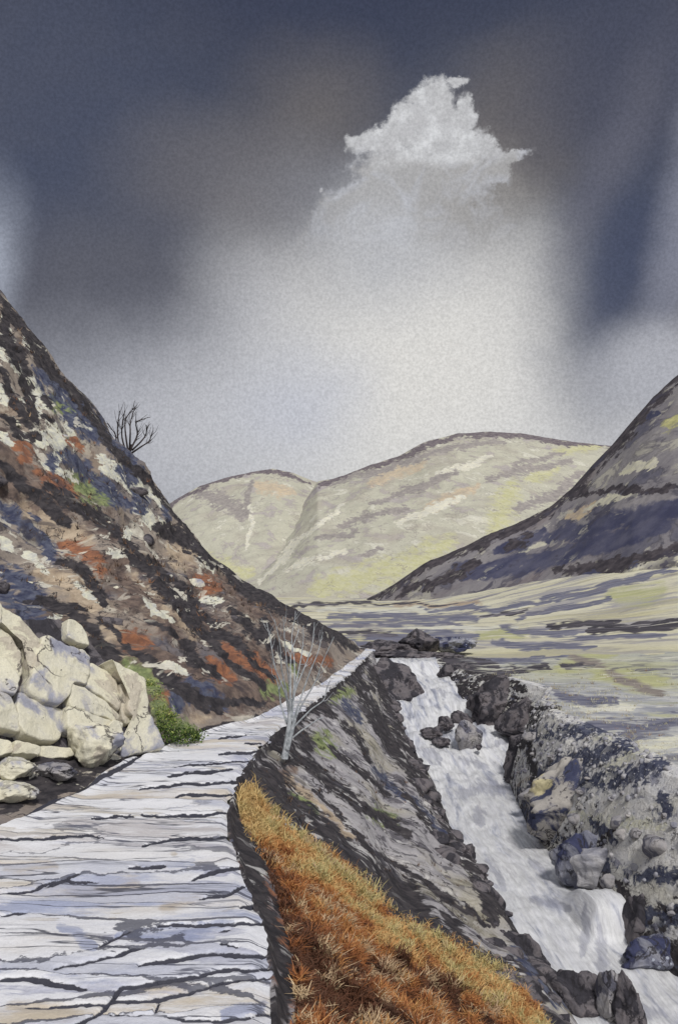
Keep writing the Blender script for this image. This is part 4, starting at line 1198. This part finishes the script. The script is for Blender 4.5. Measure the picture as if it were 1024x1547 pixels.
G4 = 'crag rocks behind the top waterfall'
for q, (px, py, Y, w, h, d, lab) in enumerate((
        (634, 970, 45.0, 56, 34, 2.0, 'pointed black crag standing above the top of the waterfall'),
        (575, 984, 44.0, 92, 26, 2.0, 'low dark rock behind the waterfall lip on the path side'),
        (678, 972, 46.0, 70, 24, 2.2, 'long low dark rock behind the waterfall lip on the moor side'),
        (632, 991, 42.6, 120, 14, 1.2, 'thin black band of rock right along the waterfall lip'))):
    rock_at('crag', px, py, Y, w, h, d, m_darkrock if q != 2 else m_navyrock, 180 + q, lab, 'crag', G4, rough=0.18, cuts=10)

G5 = 'boulders on the right bank of the stream'
for q, (px, py, Y, w, h, d, mt, rz, lab) in enumerate((
        (797, 1152, 28.6, 74, 84, 1.6, m_darkrock, 0.2, 'dark ribbed rock at the right water edge where the rapids end'),
        (868, 1222, 22.2, 190, 118, 2.4, m_lichen, 0.3, 'big boulder with a yellow lichen patch overhanging the right side of the stream'),
        (868, 1300, 19.2, 62, 76, 1.2, m_navyrock, 0.1, 'navy blue rock at the water edge just below the lichen boulder'),
        (908, 1312, 18.4, 84, 70, 1.0, m_pebble, -0.2, 'wedge shaped grey rock above the small side fall on the right bank'),
        (968, 1312, 17.8, 70, 50, 1.0, m_grey, 0.4, 'grey slab on the right bank lying between the pebbles and the dark pile'),
        (985, 1356, 17.0, 84, 56, 1.0, m_navyrock, 0.2, 'slate blue rock in the middle of the dark pile on the right bank'),
        (1014, 1408, 16.0, 84, 66, 1.0, m_grey, 0.6, 'grey rounded rock near the photo\'s right edge in the dark pile'),
        (962, 1405, 16.4, 50, 84, 0.8, m_darkrock, 0.1, 'black upright rock right beside the small side fall'),
        (988, 1446, 15.6, 100, 52, 0.9, m_navyrock, 0.0, 'dark navy rock lowest on the right bank at the water edge'),
        (735, 1066, 33.6, 70, 64, 1.8, m_darkrock, 0.5, 'black broken rock on the right bank above the rapids'),
        (776, 1088, 31.8, 60, 50, 1.6, m_darkrock, 0.1, 'dark rock on the right bank between the broken rock and the ribbed rock'),
        (676, 1016, 38.4, 40, 30, 1.2, m_darkrock, 0.3, 'dark rock at the right end of the waterfall lip'))):
    rock_at('bank_boulder', px + (10 if w < 150 else 18), py, Y, w * 1.18, h * 1.15, d, mt, 200 + q, lab, 'boulder', G5, rz=rz, rough=0.14, cuts=18)

# pebbles strewn over the scree: nobody could count them
pv, pf = _ICO[2]
vs, fs, n0 = [], [], 0
for _ in range(700):
    Y = rng.uniform(14, 30)
    t = rng.uniform(0.15, 1.0)
    i, j = np.searchsorted(SCREE_Y, Y), np.searchsorted(SCREE_T, t)
    p = SCREE_G[min(i, len(SCREE_Y) - 1), min(j, len(SCREE_T) - 1)]
    s = 0.012 + 0.06 * rng.random() ** 4
    v = pv * (s * rng.uniform(0.7, 1.3, 3)) * (1 + 0.15 * rng.normal(size=(len(pv), 1)))
    vs.append(v + p)
    fs.append(pf + n0)
    n0 += len(pv)
o = mesh_np('pebbles', np.concatenate(vs), np.concatenate(fs), m_pebble)
o['kind'] = 'stuff'
o['label'] = 'grey pebbles strewn over the right bank'


# ------------------------------------------------------------------ trees
def tube(V, Fq, pts, r0, r1, sides=7):
    pts = np.array(pts, float)
    # smooth the line
    t = np.linspace(0, len(pts) - 1, (len(pts) - 1) * 4 + 1)
    lin_ = np.stack([np.interp(t, np.arange(len(pts)), pts[:, k]) for k in range(3)], -1)
    for _ in range(2):
        lin_[1:-1] = 0.5 * lin_[1:-1] + 0.25 * (lin_[:-2] + lin_[2:])
    n = len(lin_)
    base = sum(len(v) for v in V)
    ring = []
    for i in range(n):
        d = lin_[min(i + 1, n - 1)] - lin_[max(i - 1, 0)]
        d /= np.linalg.norm(d) + 1e-9
        a = np.cross(d, (0.2, 1, 0.1))
        a /= np.linalg.norm(a) + 1e-9
        b = np.cross(d, a)
        r = r0 + (r1 - r0) * i / (n - 1)
        th = np.arange(sides) * 2 * math.pi / sides
        ring.append(lin_[i] + r * (np.cos(th)[:, None] * a + np.sin(th)[:, None] * b))
    V.append(np.concatenate(ring))
    i = np.arange(n * sides).reshape(n, sides)
    i2 = np.roll(i, -1, 1)
    Fq.append(np.stack([i[:-1], i2[:-1], i2[1:], i[1:]], -1).reshape(-1, 4) + base)


def branchy(name, lines, mat, parent, twig=0, seed=0, twl=0.35):
    r = np.random.default_rng(seed)
    V, Fq = [], []
    loc = np.array(parent.location)
    for pts, r0, r1 in lines:
        pts = np.array(pts)
        tube(V, Fq, pts - loc, r0, r1)
        for _ in range(twig):
            u = r.uniform(0.45, 0.97) * (len(pts) - 1)
            i = min(int(u), len(pts) - 2)
            p = pts[i] + (pts[i + 1] - pts[i]) * (u - i)
            d = pts[i + 1] - pts[i]
            d = d / (np.linalg.norm(d) + 1e-9) + r.normal(size=3) * (0.45, 0.6, 0.25)
            d = d / np.linalg.norm(d) * twl * r.uniform(0.5, 1.2)
            q = [p, p + d * 0.5 + r.normal(size=3) * 0.03, p + d + np.array((0, 0, 0.06))]
            rr = max(r1 * 0.8, r0 * 0.28)
            tube(V, Fq, np.array(q) - loc, rr, rr * 0.4, 5)
    return mesh_np(name, np.concatenate(V), np.concatenate(Fq), mat, parent=parent)


TY = 16.6
sap = thing('bare_tree', 'pale leafless sapling with many thin stems growing on the dark bank beside the path', 'tree', tuple(P(431, 1142, TY)))
ts = [0]


def stem(pl, r0, r1, twig=6):
    ts[0] += 1
    r = np.random.default_rng(ts[0])
    slope = r.uniform(-0.9, 0.9)
    pts = [P(x + r.normal() * 2.2 * (i > 0), y, TY + slope * max(0, (1075 - y) / 140.0)) for i, (x, y) in enumerate(pl)]
    branchy('stem', [(pts, r0 * 0.72, r1 * 0.8)], m_bark_pale, sap, twig, ts[0], 0.28)


branchy('trunk', [([P(430, 1146, TY), P(434, 1120, TY), P(437, 1098, TY), P(438, 1070, TY)], 0.07, 0.036), ([P(434, 1132, TY - .05), P(441, 1105, TY - .05), P(446, 1085, TY - .05)], 0.045, 0.028)], m_bark_pale, sap)
for pl in ([(437, 1085), (432, 1050), (418, 1010), (408, 975), (402, 940)], [(438, 1085), (434, 1045), (430, 1010), (420, 975), (412, 935)], [(438, 1080), (437, 1040), (434, 1000), (431, 965), (428, 932)],
           [(439, 1080), (441, 1040), (444, 1000), (443, 965), (446, 932)], [(440, 1080), (446, 1040), (453, 1000), (456, 970), (458, 945)], [(441, 1085), (450, 1045), (462, 1005), (470, 975), (472, 940)],
           [(442, 1090), (455, 1055), (468, 1020), (482, 985), (490, 955)], [(443, 1092), (460, 1062), (478, 1030), (492, 1000), (505, 962)], [(436, 1095), (428, 1068), (420, 1040), (414, 1020)], [(438, 1090), (441, 1050), (438, 1015), (440, 985), (452, 950)]):
    stem(pl, 0.026, 0.008)
stem([(438, 1118), (452, 1104), (468, 1096), (482, 1086), (490, 1084)], 0.024, 0.009, 1)
stem([(442, 1100), (458, 1082), (470, 1070), (487, 1058), (496, 1040), (500, 1028)], 0.024, 0.009, 1)
stem([(432, 1092), (426, 1080), (424, 1066)], 0.014, 0.006, 0)

DY = 38.0
dk = thing('bare_tree', 'small black leafless tree leaning out from the skyline of the left hillside', 'tree', tuple(P(190, 698, DY)))
D = lambda l: [P(x, y, DY + 0.02 * ((i * 7) % 5)) for i, (x, y) in enumerate(l)]
branchy('trunk', [(D([(188, 704), (192, 690), (196, 680), (200, 672)]), 0.12, 0.06)], m_bark_dark, dk)
for q, l in enumerate(([(188, 695), (176, 672), (171, 655), (167, 640)], [(190, 690), (179, 665), (178, 640), (181, 622)], [(192, 688), (186, 660), (184, 640), (188, 618)], [(194, 684), (192, 655), (194, 632), (197, 612)],
                       [(196, 680), (199, 655), (198, 635), (203, 618)], [(198, 678), (206, 655), (207, 640), (212, 630)], [(200, 680), (212, 668), (217, 655), (220, 640)], [(200, 684), (216, 674), (224, 664), (231, 652)], [(196, 690), (204, 680), (207, 664), (204, 650)])):
    jj = np.random.default_rng(q).normal(size=(len(l), 3)) * (0.07, 0.25, 0.05)
    jj[0] = 0
    branchy('branch', [(np.array(D(l)) + jj, 0.045, 0.014)], m_bark_dark, dk, 11, 70 + q, 0.5)
dt = thing('twig', 'thin drooping twig on the skyline just right of the small black tree', 'twig', tuple(P(202, 704, DY)))
branchy('stem', [(D([(201, 706), (208, 702), (214, 704), (221, 712)]), 0.03, 0.012)], m_bark_dark, dt, 1, 5, 0.2)

# ------------------------------------------------------------------ bracken and grass on the verge
VERGE = [(358, 1200), (382, 1190), (400, 1218), (450, 1262), (545, 1328), (602, 1396), (708, 1440), (792, 1496), (890, 1580), (446, 1590), (446, 1450), (424, 1370), (400, 1290), (366, 1240)]
N = 260000
Yq = np.exp(rng.uniform(math.log(5.0), math.log(15), N))
tq = rng.uniform(0.01, 0.8, N)
pts = bank_pt(Yq, tq)
px, py = proj(pts)
ok = inside(px, py + 8 * rng.normal(size=N), VERGE)
pts, px, py = pts[ok], px[ok], py[ok]
pts, px, py = pts[:75000], px[:75000], py[:75000]
n = len(pts)
up = np.array([(400, 1218), (450, 1262), (545, 1328), (602, 1396), (708, 1440), (792, 1496), (890, 1580)], float)
bd = np.full(n, 1e9)
for a, b in zip(up[:-1], up[1:]):
    t = np.clip(((px - a[0]) * (b[0] - a[0]) + (py - a[1]) * (b[1] - a[1])) / ((b - a) @ (b - a)), 0, 1)
    bd = np.minimum(bd, np.hypot(px - a[0] - t * (b[0] - a[0]), py - a[1] - t * (b[1] - a[1])))
nz = fbm(pts[:, 0] * 2.2, pts[:, 1] * 1.6, 4)
nz2 = fbm(pts[:, 0] * 4.5 + 20, pts[:, 1] * 3.5, 3)
tint = 0.74 - np.clip(bd / 95, 0, 1) * 0.42 + 0.46 * nz + 0.25 * nz2 + rng.normal(size=n) * 0.045
tint = np.where((px < 400) & (py < 1270), 0.68 + 0.1 * nz, tint)
tint = np.where((nz2 > 0.2) & (bd > 50), 0.96 + 0 * tint, tint)
tint = np.where((nz < -0.14) & (bd > 70), 0.06, tint)
clump = fbm(pts[:, 0] * 5, pts[:, 1] * 5, 3)
tint = np.where((seg_field(px + 14 * nz2 * 3, py + 14 * nz * 3, [([(455, 1440), (480, 1500), (560, 1570)], 26), ([(560, 1470), (640, 1490), (700, 1530)], 13), ([(390, 1290), (420, 1370), (440, 1440)], 8)]) > 0.5) & (tint < 0.9), 0.07 + 0.1 * rng.random(n), tint)  # shadow patches painted into the blade tint, dark brown along these strokes
hgt = rng.uniform(0.05, 0.15, n) * np.clip(1 + 1.1 * nz + 1.3 * clump, 0.35, 1.8)
w = rng.uniform(0.004, 0.010, n)
ang = rng.uniform(0, 2 * math.pi, n)
lean = np.stack([0.25 + 0.45 * rng.normal(size=n), -0.1 + 0.4 * rng.normal(size=n), np.ones(n)], -1)
lean /= np.linalg.norm(lean, axis=1)[:, None]
side = np.stack([np.cos(ang), np.sin(ang), np.zeros(n)], -1) * w[:, None]
mid = pts + lean * (hgt * 0.55)[:, None]
tip = pts + lean * hgt[:, None] + np.stack([rng.normal(size=n) * 0.04, rng.normal(size=n) * 0.04, -0.03 * np.ones(n)], -1)
bse = pts - np.array((0, 0, 0.02))
V = np.stack([bse - side, bse + side, mid + side * 0.8, mid - side * 0.8, tip + side * 0.2, tip - side * 0.2], 1)
b0 = (np.arange(n) * 6)[:, None]
Fq = np.concatenate([b0 + np.array([[0, 1, 2, 3]]), b0 + np.array([[3, 2, 4, 5]])])
o = mesh_np('bracken', V.reshape(-1, 3), Fq, m_bracken, {'tint': np.repeat(np.clip(tint, 0, 1), 6)}, smooth=False)
o['kind'] = 'stuff'
o['label'] = 'rust and ochre bracken and grass on the verge below the path'

# ------------------------------------------------------------------ green shrub beside the outcrop
sh = thing('shrub', 'low green shrub at the right end of the cream outcrop beside the path', 'shrub', tuple(P(262, 1122, 16.6)))
sl = np.array(sh.location)
cl = [(248, 1100, 16.6, 20), (262, 1108, 16.4, 18), (280, 1110, 16.6, 17), (240, 1080, 17.0, 17), (235, 1058, 17.4, 15), (296, 1112, 16.8, 12), (226, 1040, 17.8, 12), (256, 1085, 17.2, 14)]
vs, tn = [], []
for cx, cy, Y, r in cl:
    c = P(cx, cy, Y)
    R = r * Y / F
    m = 650
    q = rng.normal(size=(m, 3))
    q /= np.linalg.norm(q, axis=1)[:, None]
    q *= (rng.random(m) ** 0.4)[:, None] * R * (1 + 0.35 * rng.normal(size=(m, 1)))
    ctr = c + q
    a = rng.normal(size=(m, 3))
    a /= np.linalg.norm(a, axis=1)[:, None]
    b = np.cross(a, rng.normal(size=(m, 3)))
    b /= np.linalg.norm(b, axis=1)[:, None]
    s = rng.uniform(0.012, 0.03, m)[:, None]
    vs.append(np.stack([ctr - a * s, ctr + b * s * 0.5, ctr + a * s, ctr - b * s * 0.5], 1).reshape(-1, 3))
    tn.append(np.repeat(np.clip(0.45 + 0.25 * rng.normal(size=m) + (0.25 if cy < 1090 else -0.1), 0, 1), 4))
V = np.concatenate(vs) - sl
mesh_np('foliage', V, np.arange(len(V)).reshape(-1, 4), m_leaf, {'tint': np.concatenate(tn)}, parent=sh, smooth=False)
branchy('stem', [([P(262, 1126, 16.7), P(258, 1110, 16.6), P(250, 1090, 16.8)], 0.02, 0.008), ([P(264, 1126, 16.7), P(272, 1114, 16.6), P(284, 1108, 16.6)], 0.018, 0.007)], m_bark_dark, sh, 2, 3, 0.15)

# ------------------------------------------------------------------ tussocks and loose stones on the slopes
m_tuss = plain('tussock_blades', None, None, 2.0, attr='tint', stops=[
    (0.0, L((48, 44, 46))), (0.25, L((84, 72, 66))), (0.45, L((124, 100, 82))), (0.58, L((150, 108, 80))), (0.7, L((168, 152, 122))), (0.85, L((186, 182, 150))), (1.0, L((206, 204, 186)))])


def tussocks(name, G, n, ylo, yhi, c0, c1, base, hs, label, per=7, pxlim=True):
    R_, C_ = G.shape[:2]
    ok = np.where((G[:, 0, 1] > ylo) & (G[:, 0, 1] < yhi))[0]
    i = rng.integers(ok[0], ok[-1], n)
    j = rng.integers(int(c0 * (C_ - 1)), int(c1 * (C_ - 1)), n)
    p = G[i, j] + rng.normal(size=(n, 3)) * (0.05, 0.06, 0.0)
    px, py = proj(p)
    k = (px > -60) & (px < 1090) & (py < 1600)
    nz = fbm(p[:, 0] * 0.5 + 3, p[:, 1] * 0.35, 4)
    k &= (nz > -0.15) & (rng.random(n) < np.clip((yhi - p[:, 1]) / (0.4 * yhi), 0, 1))
    p, nz = p[k], nz[k]
    n = len(p)
    dist = np.maximum(p[:, 1], 6)
    p = np.repeat(p, per, 0)
    m = len(p)
    h = np.repeat(hs * rng.uniform(0.6, 1.4, n) * np.clip(dist / 25, 0.4, 1.5), per) * rng.uniform(0.6, 1.2, m)
    ln = np.stack([0.6 * rng.normal(size=m), 0.6 * rng.normal(size=m), np.ones(m)], -1)
    ln /= np.linalg.norm(ln, axis=1)[:, None]
    a = rng.uniform(0, 6.28, m)
    sd = np.stack([np.cos(a), np.sin(a), 0 * a], -1) * (h * 0.09)[:, None]
    p = p + np.stack([rng.normal(size=m), rng.normal(size=m), 0 * a], -1) * (h * 0.25)[:, None] - np.array((0, 0, 0.03))
    V = np.stack([p - sd, p + sd, p + ln * h[:, None]], 1).reshape(-1, 3)
    t = np.repeat(np.clip(base + 0.42 * nz + 0.12 * rng.normal(size=n), 0, 1), per)
    o = mesh_np(name, V, np.arange(m * 3).reshape(-1, 3), m_tuss, {'tint': np.repeat(t, 3)}, smooth=False)
    o['kind'] = 'stuff'
    o['label'] = label


tussocks('heather', Gh, 5000, 11, 37.0, 0.1, 0.86, 0.27, 0.13, 'brown heather and dead grass scattered over the left hillside')
tussocks('grass', Gm, 7000, 14, 38, 0.0, 0.6, 0.80, 0.09, 'pale moor grass tussocks behind the right bank')
tussocks('bank_grass', Gb, 1800, 9, 24, 0.05, 0.8, 0.16, 0.10, 'dark dead grass on the bank between path and stream')


def stones(name, G, n, ylo, yhi, c0, c1, smin, smax, mat, label):
    V3, F3 = _ICO[3]
    ok = np.where((G[:, 0, 1] > ylo) & (G[:, 0, 1] < yhi))[0]
    vs, fs, b = [], [], 0
    for q in range(n):
        p = G[rng.integers(ok[0], ok[-1]), int(rng.uniform(c0, c1) * (G.shape[1] - 1))]
        size = smin + (smax - smin) * rng.random() ** 2.5
        v, f = rock_mesh('', (size * rng.uniform(0.9, 1.7), size * rng.uniform(0.8, 1.5), size * rng.uniform(0.5, 1.0)), None, 900 + q + int(smax * 1000), 10, 0.1, 3)
        vs.append(v + p - np.array((0, 0, 0.16 * size)))
        fs.append(f + b)
        b += len(v)
    o = mesh_np(name, np.concatenate(vs), np.concatenate(fs), mat)
    o['kind'] = 'stuff'
    o['label'] = label


stones('pale_stones', Gh, 30, 14, 33, 0.15, 0.85, 0.12, 0.55, m_cream, 'pale loose stones lying on the left hillside')
stones('dark_stones', Gh, 50, 14, 33, 0.1, 0.85, 0.15, 0.8, m_darkrock, 'dark rocks breaking through the left hillside')
stones('scree_stones', Gs, 70, 13, 40, 0.10, 0.55, 0.1, 0.55, m_grey, 'grey broken stones on the right bank')
stones('ledge_stones', Gb, 80, 12, 39, 0.72, 0.93, 0.12, 0.6, m_darkrock, 'dark broken rock along the foot of the left bank')
